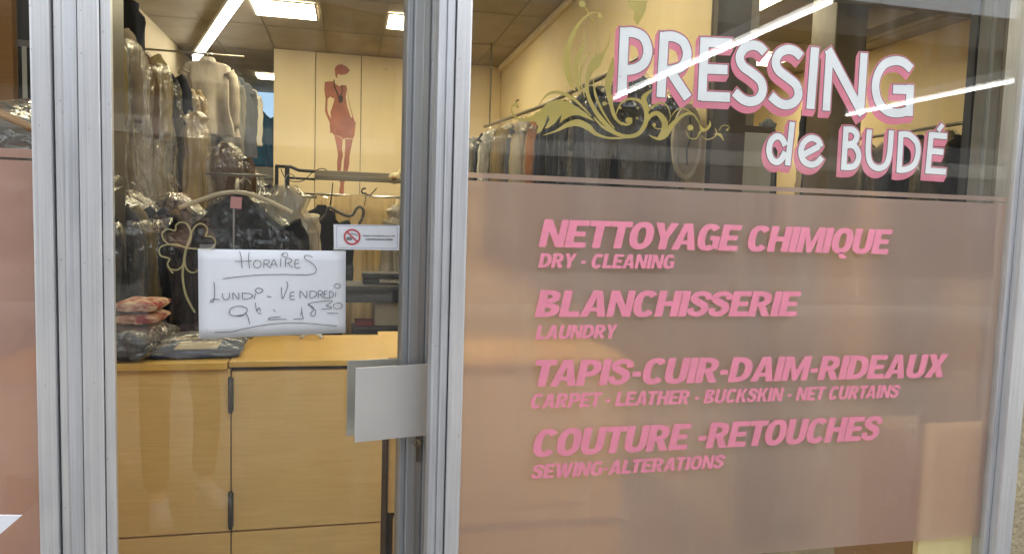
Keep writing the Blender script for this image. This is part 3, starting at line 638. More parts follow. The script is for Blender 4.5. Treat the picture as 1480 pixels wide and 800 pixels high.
bp_ = obj('pull_plate', B(x0b, x1b + .02, .045, .048, z0b, z1b, bev=.0012), STEEL, door)
lx, lz = on_door(601, 645, -.02)
lk = obj('lock_escutcheon', B(lx - .012, lx + .012, -.0225, -.017, lz - .038, lz + .034, bev=.002), mat('grey_metal', (.25, .25, .25), .35, 1.), door)
bm = bmesh.new(); bmesh.ops.create_cone(bm, cap_ends=True, segments=20, radius1=.0085, radius2=.0085, depth=.006, matrix=Matrix.Translation((lx, -.025, lz + .012)) @ Matrix.Rotation(rad(90), 4, 'X'))
cy_ = obj('lock_cylinder', bm, CHROME, lk)
obj('keyhole', B(lx - .001, lx + .001, -.0288, -.0282, lz + .006, lz + .018), RUBBER, lk)
# clover decal
zc_ = lambda pts: [on_door(220 + x / 5, 300 + y / 5) for x, y in pts]
bm = bmesh.new(); k = 0
for pts, wd in (([(245, 290), (275, 240), (278, 170), (250, 118), (205, 105), (172, 128), (165, 165), (110, 155), (72, 185), (85, 235), (130, 265), (185, 268), (245, 290)], 2.2),
                ([(245, 290), (268, 230), (300, 150), (345, 115), (390, 135), (400, 175), (385, 205), (430, 210), (458, 245), (440, 285), (380, 300), (245, 290)], 2.2),
                ([(245, 290), (180, 270), (100, 268), (52, 295), (58, 345), (105, 362), (125, 372), (110, 410), (128, 442), (180, 450), (218, 420), (238, 350), (245, 290)], 2.2),
                ([(245, 290), (235, 380), (250, 445), (290, 470), (330, 455), (350, 420), (400, 410), (415, 360), (360, 310), (245, 290)], 2.2),
                ([(243, 300), (228, 400), (220, 500), (240, 620), (275, 700), (310, 760)], 3.0), ([(110, 410), (130, 450), (150, 475)], 2.0)):
    k += 1; q = catmull([Vector((*p, 0)) for p in zc_(pts)], 5); ribbon(bm, [(p.x, p.y) for p in q], wd * .0015, .0072 - k * .00002)
obj('clover_decal', bm, GOLD_PALE, door, label='pale gold outline of a four leaf clover')

# paper notice with handwriting, taped on the pane ------------------------------------
pn = thing('paper_notice', 'white paper with handwritten opening hours taped to the door glass', 'notice', HINGE, DA)
bm = bmesh.new(); cs = [on_door(286, 359.5), on_door(499.5, 362.5), on_door(499, 480.5), on_door(287.5, 489)]
NX, NZ = 14, 8; grid = []
for j in range(NZ + 1):
    row = []
    for i in range(NX + 1):
        u, v = i / NX, j / NZ
        a = Vector(cs[0]) * (1 - u) + Vector(cs[1]) * u; b = Vector(cs[3]) * (1 - u) + Vector(cs[2]) * u; p = a * (1 - v) + b * v
        row.append(bm.verts.new((p.x, -.0022 - .0022 * math.sin(u * 3.1) * math.sin(v * 3.1) - .001 * noise.noise(Vector((u * 3, v * 3, 0))), p.y)))
    grid.append(row)
for j in range(NZ):
    for i in range(NX): bm.faces.new((grid[j][i], grid[j][i + 1], grid[j + 1][i + 1], grid[j + 1][i]))
sh = obj('sheet', bm, PAPER, pn, True)
m_ = sh.modifiers.new('thickness', 'SOLIDIFY'); m_.thickness = .0003; m_.offset = 1
HZ = lambda pts: [on_door(280 + x / 5.517, 350 + y / 5.517) for x, y in pts]
HW = [
    [(365, 70), (378, 130), (384, 205)], [(325, 150), (390, 150), (460, 145)], [(440, 78), (436, 130), (443, 205)],
    [(495, 140), (475, 165), (485, 195), (515, 200), (535, 175), (525, 148), (500, 142), (490, 150)],
    [(556, 200), (558, 140)], [(556, 142), (590, 140), (600, 155), (580, 170), (558, 172)], [(575, 172), (610, 205)],
    [(610, 195), (635, 135), (662, 195)], [(618, 175), (655, 172)], [(690, 195), (692, 125)], [(700, 95), (720, 80), (745, 90), (740, 112), (710, 112), (700, 100), (715, 92)],
    [(730, 195), (732, 130), (770, 130), (778, 150), (750, 165), (735, 165)], [(750, 168), (785, 200)], [(835, 138), (808, 140), (806, 198), (848, 198)], [(806, 168), (838, 166)],
    [(945, 118), (910, 103), (880, 108), (890, 135), (940, 165), (972, 205), (965, 240), (920, 255), (860, 258), (700, 254), (520, 258), (380, 270), (232, 288)],
    [(160, 312), (166, 390), (155, 470), (132, 460), (165, 448), (205, 455)], [(228, 400), (232, 440), (255, 455), (280, 440), (285, 400)], [(312, 455), (312, 400), (355, 450), (357, 398)], [(388, 400), (390, 448), (440, 445), (470, 425), (440, 405), (380, 402)],
    [(490, 405), (482, 450)], [(485, 385), (505, 362), (540, 368), (548, 385), (525, 400), (498, 395), (486, 380)], [(578, 428), (616, 432)],
    [(696, 355), (705, 445), (728, 400), (748, 340), (735, 308)], [(800, 395), (768, 400), (770, 450), (805, 450)], [(768, 425), (798, 422)], [(845, 445), (848, 385), (895, 440), (898, 382)], [(925, 385), (925, 438), (965, 430), (975, 400), (950, 385), (918, 388)],
    [(990, 440), (992, 385), (1025, 390), (1020, 408), (995, 412)], [(1000, 412), (1030, 440)], [(1060, 385), (1038, 388), (1038, 438), (1062, 436)], [(1038, 412), (1058, 410)], [(1078, 440), (1082, 385), (1108, 405), (1105, 430), (1060, 444)], [(1130, 390), (1125, 432)], [(1115, 350), (1130, 328), (1160, 335), (1165, 355), (1140, 365), (1118, 352)],
    [(420, 520), (370, 505), (310, 515), (282, 550), (300, 578), (350, 580), (400, 570), (425, 540), (415, 515)], [(410, 560), (430, 590), (444, 648)], [(330, 580), (370, 584), (400, 575)],
    [(488, 478), (495, 520), (505, 555)], [(502, 540), (520, 518), (530, 545)], [(510, 562), (536, 564)], [(632, 530), (648, 552)], [(690, 590), (640, 592), (600, 600), (598, 612), (660, 610), (738, 610)],
    [(856, 515), (862, 570), (870, 605)], [(792, 610), (830, 606), (875, 604)], [(860, 545), (848, 575)],
    [(915, 490), (940, 515), (968, 540), (965, 575), (940, 585), (930, 560), (955, 530), (935, 505), (908, 492), (940, 478), (1010, 468), (1090, 462), (1094, 475), (1050, 500), (1090, 510), (1085, 525), (1015, 530)],
    [(1150, 480), (1115, 490), (1112, 515), (1140, 528), (1175, 515), (1178, 490), (1145, 475)], [(1060, 560), (1100, 562), (1148, 562)],
    [(165, 714), (300, 708), (400, 685), (560, 655), (760, 638), (950, 645), (1140, 665)]]
bm = bmesh.new()
for k, s in enumerate(HW):
    pts = HZ(s)
    if len(pts) > 2: pts = [(p.x, p.y) for p in catmull([Vector((*p, 0)) for p in pts], 5)]
    ribbon(bm, pts, .0013, -.0062 - k * .000004)
obj('handwriting', bm, INK, pn)
TAPE = glass_mat('clear_tape', (.93, .93, .9), .05, .25, opac=.12)
for cx, cy in ((300, 358), (490, 361)):
    bm = bmesh.new(); a = on_door(cx, cy); poly(bm, [(a[0] - .016, a[1] - .006), (a[0] + .016, a[1] - .005), (a[0] + .016, a[1] + .009), (a[0] - .016, a[1] + .008)], -.0066)
    obj('tape', bm, TAPE, pn)

# sticker ---------------------------------------------------------------------------------
sk = thing('sticker', 'small white sticker with red prohibition sign refusing bank cards', 'sticker', HINGE, DA)
c0 = [on_door(482, 324), on_door(577.5, 325.5), on_door(576.5, 361.5), on_door(482.5, 360)]
bm = bmesh.new(); poly(bm, c0, -.0012); obj('sheet', bm, PAPER, sk)
SZ = lambda pts: [on_door(475 + x / 13.454, 315 + y / 13.454) for x, y in pts]
bm = bmesh.new(); ribbon(bm, SZ([(150, 160), (165, 145), (1315, 155), (1330, 170), (1330, 570), (1315, 588), (170, 578), (152, 562)]), .0013, -.0016, closed=True); obj('border', bm, BLUE_INK, sk)
bm = bmesh.new(); cpx, cpy = 452, 365
ribbon(bm, SZ([(cpx + 148 * math.cos(a * math.pi / 16), cpy + 140 * math.sin(a * math.pi / 16)) for a in range(32)]), .0040, -.0024, closed=True)
ribbon(bm, SZ([(350, 262), (556, 462)]), .0036, -.0026); obj('prohibition_sign', bm, RED_INK, sk)
bm = bmesh.new(); poly(bm, SZ([(338, 372), (400, 362), (455, 385), (452, 428), (345, 430)]), -.0018); poly(bm, SZ([(430, 285), (560, 322), (556, 352), (520, 330), (425, 305)]), -.0019)
obj('card_reader_symbol', bm, mat('grey_ink', (.13, .14, .15), .6), sk)
def font_text(body, a, b, h, y, m, parent, name='lettering', offset=.012):
    c = bpy.data.curves.new(name, 'FONT'); c.body = body; c.size = 1; c.offset = offset
    o = bpy.data.objects.new(name, c); col.objects.link(o); dg = bpy.context.evaluated_depsgraph_get(); dg.update()
    me = bpy.data.meshes.new_from_object(o.evaluated_get(dg)); bpy.data.objects.remove(o)
    xs = [v.co.x for v in me.vertices]; wmin, wmax = min(xs), max(xs)
    for v in me.vertices:
        u = (v.co.x - wmin) / (wmax - wmin); v.co = (a[0] + (b[0] - a[0]) * u, y, a[1] + (b[1] - a[1]) * u + v.co.y * h)
    me.materials.clear(); me.materials.append(m)
    o = bpy.data.objects.new(name, me); col.objects.link(o); o.parent = parent; o['label'] = 'small black text reading ' + body; return o
s1 = SZ([(668, 356), (1280, 360)]); font_text("Nous n'acceptons pas les", s1[0], s1[1], .0052, -.0018, INK, sk, offset=.02)
s1 = SZ([(712, 428), (1240, 432)]); font_text('CARTES BANCAIRES', s1[0], s1[1], .0056, -.0018, INK, sk, offset=.03)

# white leaflet corner at the lower left ------------------------------------------------------
q = [atY(31, 744.5, -.10), atY(-70, 744, -.11), atY(-75, 850, -.11), atY(-15, 784, -.10)]
bm = bmesh.new(); vs_ = [bm.verts.new(p) for p in q] + [bm.verts.new(p + Vector((0, .004, 0))) for p in q]
bm.faces.new(vs_[:4]); bm.faces.new(vs_[7:3:-1])
for i in range(4): bm.faces.new((vs_[i], vs_[4 + i], vs_[4 + (i + 1) % 4], vs_[(i + 1) % 4]))
tag(obj('leaflet', bm, mat('leaflet_white', (.85, .87, .92), .5)), 'white pointed leaflet corner sticking into view at the lower left', 'leaflet')

# ================================================================ COUNTER
ct = thing('counter', 'golden plywood service counter with hinged doors behind the glazed door', 'counter', (-.95, .6, 0))
X = lambda v: v + .95
ZT = 1.098
obj('door', B(X(-.95), X(-.332), 0, .02, .602, ZT - .006, bev=.002), PLY, ct)
dr = obj('door', B(X(-.328), X(.112), 0, .02, .602, ZT - .012, bev=.002), PLY, ct)
obj('lower_panel', B(X(-.95), X(-.332), .001, .02, .02, .596, bev=.002), PLY, ct)
obj('lower_panel', B(X(-.328), X(.112), .001, .02, .02, .596, bev=.002), PLY, ct)
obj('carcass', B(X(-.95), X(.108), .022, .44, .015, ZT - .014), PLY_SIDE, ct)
for a, b in ((546, 594), (711, 761)):
    p, q_ = atY(335, a, .594), atY(335, b, .594); h = obj('hinge', B(X(-.338), X(-.322), -.008, -.001, q_.z, p.z, bev=.003), mat('hinge_bronze', (.055, .045, .035), .4, .6), ct)
    bm = bmesh.new(); tube(bm, [(X(-.330), -.010, q_.z - .004), (X(-.330), -.010, p.z + .004)], .0058, 10); obj('pin', bm, mat('hinge_bronze', (.055, .045, .035), .4, .6), h, True)
obj('countertop', B(X(-.95), X(-.338), -.015, .46, ZT - .004, ZT + .018, bev=.003), PLY_TOP, ct)
fl = obj('counter_flap', B(X(-.334), X(.128), -.012, .46, ZT + .002, ZT + .020, bev=.003), PLY_TOP, ct)
for dy in (.07, .38):
    obj('hinge', B(X(-.352), X(-.318), dy, dy + .045, ZT + .0205, ZT + .0225), mat('brass', (.35, .22, .07), .35, .8), fl)
c2 = thing('counter', 'second plywood counter run continuing to the right behind the pink film', 'counter', (.135, .66, 0))
fpn = bmesh.new(); box(fpn, 0, .75, 0, .02, .60, 1.09, bev=.008); obj('front_panel', fpn, PLY, c2)
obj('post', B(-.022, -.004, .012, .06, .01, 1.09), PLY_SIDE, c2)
obj('lower_panel', B(.02, .75, .012, .03, .02, .58), PLY, c2)
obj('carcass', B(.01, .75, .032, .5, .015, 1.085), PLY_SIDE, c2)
obj('countertop', B(-.02, .77, -.02, .5, 1.095, 1.115, bev=.003), PLY_TOP, c2)

# box of boards behind the film at the lower right
cb = thing('display_cabinet', 'pale yellow board cabinet standing close behind the film, lower right', 'cabinet', (atY(1334, 700, .03).x, .03, 0))
obj('front_board', B(0, .185, 0, .02, .02, atY(1380, 611, .03).z, bev=.002), YELLOW_W, cb)
obj('side_board', B(.0, .016, .022, .34, .02, .975), OAK, cb)
obj('back_board', B(.017, .185, .32, .34, .02, .975), YELLOW_W, cb)
# return jamb inside the window on the right
jb = thing('jamb', 'grey metal corner strip and beige return panel inside the window at the right', 'jamb', (1.9, .02, 0))
pz = atY(1405, 100, .48)
obj('panel', B(pz.x - 1.9 + .088, pz.x - 1.9 + .11, .0, .46, .01, 2.9), BEIGE_P, jb)
obj('corner_strip', B(pz.x - 1.9, pz.x - 1.9 + .045, .44, .475, .01, 2.9, bev=.004), mat('pale_strip', (.55, .55, .50), .4, .3), jb)
obj('corner_strip', B(pz.x - 1.9 + .047, pz.x - 1.9 + .085, .425, .475, .01, 2.9, bev=.004), mat('pale_strip', (.55, .55, .50), .4, .3), jb)
obj('dark_edge', B(pz.x - 1.9 - .012, pz.x - 1.9 - .001, .44, .47, .01, 2.9), RUBBER, jb)

# ================================================================ GARMENTS
def garment(x, y, zt, label, c, width=.46, length=1.1, depth=.10, rz=0., plastic=PLASTIC, sleeves=True, seed=0, group=None, name='coat', cat='coat', hook=True, tag_col=None, square=False):
    rnd = random.Random(seed * 77 + 5)
    t = thing(name, label, cat, (x, y, zt), rz, group)
    def shell(grow, long, wav, n=48, rows=16, crumple=0.0, wide=1.0):
        bm = bmesh.new(); prev = None
        ph = [rnd.uniform(0, 6.28) for _ in range(5)]
        prof = [(0.02, .022, .02), (-.01, .05, .04), (-.025, .085, .048), (-.075, width * .30, .055), (-.125, width * .46, .055), (-.165, width * .5, .06)]
        if square: prof = [(0.03, .05, .03), (0.0, .07, .045), (-.012, width * .18, .05), (-.03, width * .42, .045), (-.05, width * .49, .045), (-.165, width * .5, .05)]
        zs = [p[0] for p in prof] + [-.165 - (long - .165) * (i + 1) / rows for i in range(rows)]
        for r_i, z in enumerate(zs):
            if r_i < len(prof): hw, hd = prof[r_i][1], prof[r_i][2]
            else:
                f = (r_i - len(prof) + 1) / rows; hw = width * (.5 - .06 * math.sin(f * 3.14) + .03 * f); hd = .065 + (depth / 2 + .02 - .065) * f
            wv = wav * min(1, max(0, (-z - .1) / .5))
            ringv = []
            for k in range(n):
                a = 2 * math.pi * k / n
                s = 1 + wv * ((abs(math.sin(3 * a + ph[0] + z * .8)) * 1.5 - .8) + math.sin(9 * a + ph[1] - z * 1.2) * .4 + math.sin(15 * a + ph[2] + z) * .3)
                cr = .014 * noise.noise(Vector((math.cos(a) * 2 + seed, math.sin(a) * 2, z * 5)))
                if crumple:
                    q1 = noise.noise(Vector((math.cos(a) * 5 + seed * 3, math.sin(a) * 5, z * 1.1))); q2 = noise.noise(Vector((math.cos(a) * 12 - seed, math.sin(a) * 12, z * 3.2 + seed)))
                    cr += crumple * ((.5 - abs(q1)) * 1.3 + (.4 - abs(q2)) * .8)
                e = .6
                cx_, sy_ = math.cos(a), math.sin(a)
                wf = 1 + (wide - 1) * min(1, max(0, (-z - .06) / .14))
                ringv.append(bm.verts.new(((hw * wf + grow) * math.copysign(abs(cx_) ** e, cx_) * (1 + (s - 1) * .5) + cr, (hd + grow) * math.copysign(abs(sy_) ** e, sy_) * s + cr * .8, z + grow * .6)))
            if prev:
                for k in range(n): bm.faces.new((prev[k], prev[(k + 1) % n], ringv[(k + 1) % n], ringv[k]))
            prev = ringv
        return bm
    bm = shell(0, length, .62 if square else .34)
    if sleeves:
        for s in (-1, 1):
            pts = [(s * width * .44, .0, -.10), (s * width * .53, .01, -.18), (s * width * .57, .02, -.38), (s * width * .56, .03 + .01 * rnd.random(), -.62)]
            P = catmull([Vector(p) for p in pts], 5); tube(bm, P, [.058 - .016 * i / len(P) + .004 * math.sin(i * 1.9 + seed) for i in range(len(P))], 12)
    obj('fabric', bm, CLOTH[c], t, True)
    if plastic is not None:
        bm = shell(.016, length + .06 + .06 * rnd.random(), .34, n=76, rows=48, crumple=.013, wide=1.22 if sleeves else 1.06)
        obj('plastic_cover', bm, plastic, t, False)
    if hook:
        bm = bmesh.new(); tube(bm, [(0, 0, -.02), (0, 0, .05)] + [(.022 - .022 * math.cos(a), 0, .05 + .026 * math.sin(a)) for a in (.5, 1.1, 1.7, 2.3, 2.9)], .0022, 6)
        obj('hanger_hook', bm, CHROME, t)
    if tag_col:
        obj('ticket', B(.01, .07, -.085, -.083, -.16, -.09), tag_col, t)
    return t
TICK = mat('pink_ticket', (.62, .30, .30), .7)
ORD = ['first', 'second', 'third', 'fourth', 'fifth', 'sixth', 'seventh', 'eighth', 'ninth', 'tenth', 'eleventh', 'twelfth', 'thirteenth', 'fourteenth', 'fifteenth', 'sixteenth', 'seventeenth', 'eighteenth', 'nineteenth', 'twentieth']
def rail(label, pts, r=.014, hangers=None):
    t = thing('clothes_rail', label, 'rail', (0, 0, 0)); bm = bmesh.new(); tube(bm, pts, r, 10); obj('bar', bm, mat('rail_metal', (.22, .20, .16), .4, .6), t, True)
    for p in (hangers or []):
        bm = bmesh.new(); tube(bm, [p, (p[0], p[1], ROOM_Z)], .009, 8); obj('drop_rod', bm, mat('rod_dark', (.10, .09, .07), .5, .5), t)
    return t
# tall left rail, coats side on to the aisle
LXc = -1.58
rail('high metal rail along the left wall carrying long plastic covered coats', [(LXc, 1.9, 2.78), (LXc, 5.6, 2.78)])
lefts = [('olive', 'olive'), ('khaki', 'khaki'), ('olive', 'dark olive'), ('taupe', 'taupe'), ('taupe', 'grey brown'), ('brown', 'brown patterned'), ('khaki', 'pale khaki'), ('sand', 'sand coloured'), ('black', 'black'), ('black', 'long black'), ('navy', 'dark navy'), ('beige', 'beige'), ('sand', 'buff'), ('brown', 'brown')]
for i, (c, nm) in enumerate(lefts):
    yy = 2.55 + i * .225
    garment(LXc + .02 * math.sin(i * 2.3), yy, 2.70 - .02 * (i % 3), '%s coat in clear plastic, %s from the door on the high left rail' % (nm, ORD[i]), c, width=.52 - .04 * (i % 3 == 1), length=1.12 + .14 * ((i * 7) % 3), seed=i, rz=rad(8 * math.sin(i * 1.7)), plastic=None if c == 'black' and i == 9 else PLASTIC, group='coats on the high left rail')
# dark hooded bag hung higher
garment(-1.62, 4.3, 3.10, 'black hooded garment bag hanging above the left rail near the wall', 'black', width=.27, length=.62, plastic=None, sleeves=False, seed=31, name='garment_bag', cat='garment bag')
rail('short metal bracket bar above the garment bag at the left wall', [(LEFT_X, 4.3, 3.17), (-1.38, 4.35, 3.16)], .008)
# low left rail
rail('low rail of dark clothes behind the counter at the left', [(-1.35, 1.15, 1.72), (-1.35, 3.6, 1.72)])
lows = [('grey', 'grey'), ('black', 'black'), ('charcoal', 'charcoal'), ('olive', 'dark green'), ('black', 'black padded'), ('navy', 'navy'), ('taupe', 'taupe')]
for i, (c, nm) in enumerate(lows):
    garment(-1.28 + .03 * math.sin(i), 1.3 + i * .3, 1.64, '%s jacket in crinkled plastic, %s from the door on the low left rail' % (nm, ORD[i]), c, width=.56, length=1.0, depth=.16, seed=50 + i, rz=rad(-6 + 4 * (i % 3)), plastic=PLASTIC_HAZY if i == 0 else PLASTIC, group='jackets on the low left rail')
# shirts facing the door further back
p = atY(300, 92, 5.8); rail('cross rail carrying the shirts at the back left', [(-1.95, 5.85, p.z + .10), (-1.0, 5.85, p.z + .10)], .010)
garment(p.x, 5.8, p.z + .03, 'pale greige shirt hanging flat to the door at the back left', 'greige', width=.42, length=.70, depth=.12, plastic=None, seed=70, square=True, name='shirt', cat='shirt', group='shirts at the back left')
for i, (px, c, nm, zz_) in enumerate(((325, 'grey', 'grey', 6.1), (343, 'slate', 'slate blue', 6.3), (352, 'white', 'white', 6.6))):
    q = atY(px, 112 + i * 8, zz_)
    garment(q.x, zz_, q.z + .03, '%s shirt hanging behind the greige shirt' % nm, c, width=.32, length=.78 if c != 'white' else .62, plastic=None, seed=72 + i, rz=rad(35), square=True, name='shirt', cat='shirt', group='shirts at the back left')
q = atY(372, 160, 8.6); garment(q.x, 8.6, q.z + .02, 'teal blue overall hanging in front of the rear window', 'teal', width=.42, length=.75, depth=.22, plastic=None, seed=80, name='overall', cat='overall')
tag(obj('shelf', B(-1.8, -.7, 8.3, 8.9, 2.02, 2.06, bev=.004), mat('grey_shelf', (.4, .4, .38), .6)), 'grey shelf below the teal overall in the rear room', 'shelf')
q = atY(325, 214, 4.6); garment(q.x, 4.6, q.z + .02, 'brown leather coat hanging below the greige shirt', 'brown', width=.34, length=1.1, seed=82, group=None)
q = atY(288, 190, 4.3); garment(q.x - .03, 4.3, q.z + .12, 'beige long coat in plastic beside the brown leather coat', 'sand', width=.15, length=1.0, seed=83, sleeves=False)
q = atY(360, 250, 4.9); garment(q.x, 4.9, q.z, 'dark wrapped garment between the leather coat and the black rack', 'charcoal', width=.3, length=1.0, seed=84)
for i, (px, py, yy, c, nm) in enumerate(((250, 285, 3.1, 'black', 'black'), (310, 300, 3.3, 'charcoal', 'charcoal'), (370, 290, 3.5, 'black', 'jet black'), (465, 300, 3.5, 'black', 'bulky black'))):
    q = atY(px, py, yy)
    garment(q.x, yy, q.z, '%s garment in the dark cluster behind the clothes hanger' % nm if i < 3 else 'bulky black jacket hanging under the black rack before the beige curtain', c, width=.46 if i < 3 else .30, length=1.3, depth=.2, seed=90 + i, plastic=PLASTIC if i in (0, 2) else None)
# dark stock wall so the room does not look empty low down
# front garment on white hanger
q = atY(345, 292, 1.3)
fg = garment(q.x, 1.3, q.z + .015, 'black jacket in plastic on a white hanger with pink ticket above the counter', 'black', width=.40, length=.75, depth=.14, seed=101, name='jacket', cat='jacket', hook=True, plastic=PLASTIC_CLEAR)
hw = mat('white_hanger', (.55, .48, .33), .4)
bm = bmesh.new(); P = [(-.20, -.05, -.045), (-.13, -.06, -.015), (-.06, -.06, .012), (0, -.06, .02), (.06, -.06, .012), (.13, -.06, -.015), (.20, -.05, -.05)]
tube(bm, catmull([Vector(v) for v in P], 5), .0085, 10); tube(bm, [(0, -.06, .02), (0, -.055, .045), (0, -.03, .07)], .006, 8)
obj('hanger', bm, hw, fg, True, label='thick white plastic hanger')
obj('ticket', B(-.017, .022, -.083, -.0815, -.040, .003, rot=Matrix.Rotation(rad(4), 3, 'Y')), TICK, fg)
obj('zip', B(-.008, -.002, -.089, -.087, -.5, -.04), mat('zip_grey', (.3, .3, .3), .4), fg)
q2 = atY(412, 285, 1.45)
garment(q2.x, 1.45, q2.z + .02, 'pale cream blouse in crinkled plastic beside the white hanger', 'cream', width=.20, length=.42, depth=.14, seed=102, plastic=PLASTIC_HAZY, rz=rad(30), name='blouse', cat='blouse')
rail('thin dark rail holding the black jacket above the counter', [(q.x - .12, 1.32, q.z + .105), (q.x + .10, 1.32, q.z + .105)], .005)

# right rail along the cream wall
RXc = 1.52
rail('sloping metal rail along the cream wall at the right', [(RXc, 1.75, 2.44), (RXc, 4.06, 2.49), (RXc, 6.6, 2.63)], .016, hangers=[(RXc, 6.3, 2.61)])
rights = [('black', 'black pinstripe'), ('charcoal', 'charcoal'), ('black', 'jet black'), ('black', 'black satin'), ('navy', 'dark navy'), ('rust', 'rust striped'), ('greige', 'greige'), ('beige', 'beige'), ('slate', 'slate blue'), ('sand', 'sand coloured'), ('khaki', 'khaki'), ('charcoal', 'dark grey'), ('white', 'off white'), ('black', 'narrow black'), ('cream', 'cream'), ('grey', 'grey'), ('charcoal', 'charcoal slim'), ('black', 'slim black')]
for i, (c, nm) in enumerate(rights):
    yy = 2.05 + i * .245
    garment(RXc - .03 + .02 * math.sin(i * 1.9), yy, (2.44 + (yy - 1.75) * .022 if yy < 4.06 else 2.49 + (yy - 4.06) * .055) - .10, '%s garment in plastic, %s from the window on the right rail' % (nm, ORD[i]), c, width=.46 - .05 * (i % 3 == 2), length=1.05 + .1 * ((i * 5) % 3), seed=120 + i, rz=rad(6 * math.sin(i * 2.1)), group='garments on the right rail')
# side room
rail('coat rail along the yellowish wall of the side room', [(4.95, 2.2, 2.48), (4.95, 5.3, 2.48)], .016)
for i, (c, nm) in enumerate((('black', 'black'), ('charcoal', 'charcoal'), ('black', 'jet black'), ('olive', 'olive'), ('black', 'black shiny'), ('taupe', 'taupe'), ('khaki', 'khaki'), ('black', 'black short'), ('beige', 'beige'))):
    garment(4.88, 2.5 + i * .32, 2.40, '%s coat, %s from the window on the side room rail' % (nm, ORD[i]), c, width=.5, length=1.15, depth=.15, seed=150 + i, rz=rad(7 * math.sin(i)), plastic=PLASTIC if i % 2 else None, group='coats on the side room rail')
q = atY(1192, 135, 3.6); garment(q.x, 3.6, q.z, 'long black coat hanging behind the lettering in the side room', 'black', width=.26, length=1.6, depth=.22, plastic=None, seed=170)
q = atY(1110, 175, 4.6); garment(q.x, 4.6, q.z, 'slate apron hanging by the locker in the side room', 'slate', width=.2, length=1.0, plastic=None, seed=171, sleeves=False, name='apron', cat='apron')
# oval sleeve board hung on the pier
q = atY(992, 205, 1.8)
sb = thing('sleeve_board', 'long oval beige ironing sleeve board hung near the wall pier', 'ironing board', (q.x, 1.8, q.z), rad(-10))
def oval(rx, rz_, y0, y1, n=32):
    bm = bmesh.new(); a_ = [bm.verts.new((rx * math.cos(2 * math.pi * k / n), y0, rz_ * math.sin(2 * math.pi * k / n))) for k in range(n)]; b_ = [bm.verts.new((v.co.x, y1, v.co.z)) for v in a_]
    bm.faces.new(a_); bm.faces.new(b_[::-1])
    for k in range(n): bm.faces.new((a_[k], b_[k], b_[(k + 1) % n], a_[(k + 1) % n]))
    return bm
obj('board', oval(.075, .19, -.02, .02), mat('board_cover', (.45, .40, .30), .8, var=.15), sb)
obj('padded_face', oval(.055, .165, -.032, -.0205), mat('board_pad', (.30, .265, .20), .9, var=.2), sb)
bm = bmesh.new(); tube(bm, [(0, -.04, .12), (.012, -.042, .03), (-.008, -.042, -.05), (0, -.04, -.12)], .004, 6); obj('cord', bm, BLACKM, sb)

# wall hook left over on the cream wall
bm = bmesh.new(); q = atX(750, 150, RIGHT_X - .01); tube(bm, [q + Vector((0, 0, .04)), q + Vector((-.03, 0, .03)), q + Vector((-.03, 0, -.02)), q + Vector((-.005, 0, -.04))], .009, 6)
tag(obj('wall_hook', bm, BLACKM), 'small dark hook on the cream wall above the right rail', 'hook')

# ================================================================ PRESSING EQUIPMENT
RY = 3.0
rk = thing('equipment_rack', 'black square tube rack carrying a steam hose and metal lamp bar', 'rack', (0, RY, 0))
def rp(px, py, dy=0): v = atY(px, py, RY + dy); return Vector((v.x, dy, v.z))
def bar(pts, r, m, name, parent, n=8, sm=True):
    bm = bmesh.new(); tube(bm, pts, r, n); return obj(name, bm, m, parent, sm)
a = rp(400, 240); bar([(a.x, 0, .01), (a.x, 0, a.z)], .011, BLACKM, 'upright', rk, 4, False)
a2 = rp(416, 242); bar([(a2.x, -.05, .01), (a2.x, -.05, a2.z)], .014, BLACKM, 'upright', rk, 4, False)
bar([rp(398, 240), rp(420, 241), rp(432, 246), rp(456, 248)], .011, BLACKM, 'top_bar', rk, 6)
bar([rp(416, 257), rp(456, 259)], .008, BLACKM, 'brace', rk, 6)
e = rp(640, 268); e2 = rp(640, 250)
bar([(e.x, 0, .01), (e.x, 0, e2.z)], .013, BLACKM, 'upright', rk, 4, False)
s0, s1 = rp(455, 248), rp(640, 261); lm = mat('lamp_bar_grey', (.30, .26, .19), .4, .4)
bm = bmesh.new(); box(bm, s0.x, s1.x, -.05, .02, s0.z - .036, s0.z + .008, bev=.004); box(bm, s0.x, s1.x, -.075, -.052, s0.z - .052, s0.z - .022, bev=.004); box(bm, s0.x + .002, s1.x, -.06, .02, s0.z - .040, s0.z - .037)
obj('lamp_bar', bm, lm, rk)
r0, r1 = rp(570, 258, -.08), rp(582, 246, -.02)
bm = bmesh.new(); tube(bm, [r0 + Vector((-.005, -.05, 0)), r0 + Vector((.01, .06, .006))], .036, 16); tube(bm, [r0 + Vector((.03, .02, .03)), r0 + Vector((.07, .1, .045))], .026, 12)
obj('roller', bm, mat('cream_roller', (.62, .53, .33), .6), rk, True)
bm = bmesh.new(); tube(bm, [r0 + Vector((-.0055, -.053, 0)), r0 + Vector((-.004, -.045, 0))], .016, 12); obj('roller_hub', bm, OAK, rk, True)
wr = zz([(150, 135), (165, 180), (200, 225), (270, 243), (340, 230), (400, 175), (460, 140), (500, 135), (530, 150)], 380, 220, 5.714)
bar(catmull([rp(x_, y_, -.085) for x_, y_ in wr], 5), .003, BLACKM, 'cable', rk, 6)
hs = zz([(330, 578), (400, 580), (470, 560), (515, 515), (535, 465), (560, 455), (620, 490), (690, 522), (740, 515), (770, 470), (800, 450), (830, 480), (822, 540), (795, 590), (780, 640)], 380, 220, 5.714)
bar(catmull([rp(x_, y_, -.12) for x_, y_ in hs], 6), .0095, mat('grey_hose', (.10, .09, .075), .5), 'steam_hose', rk, 10)
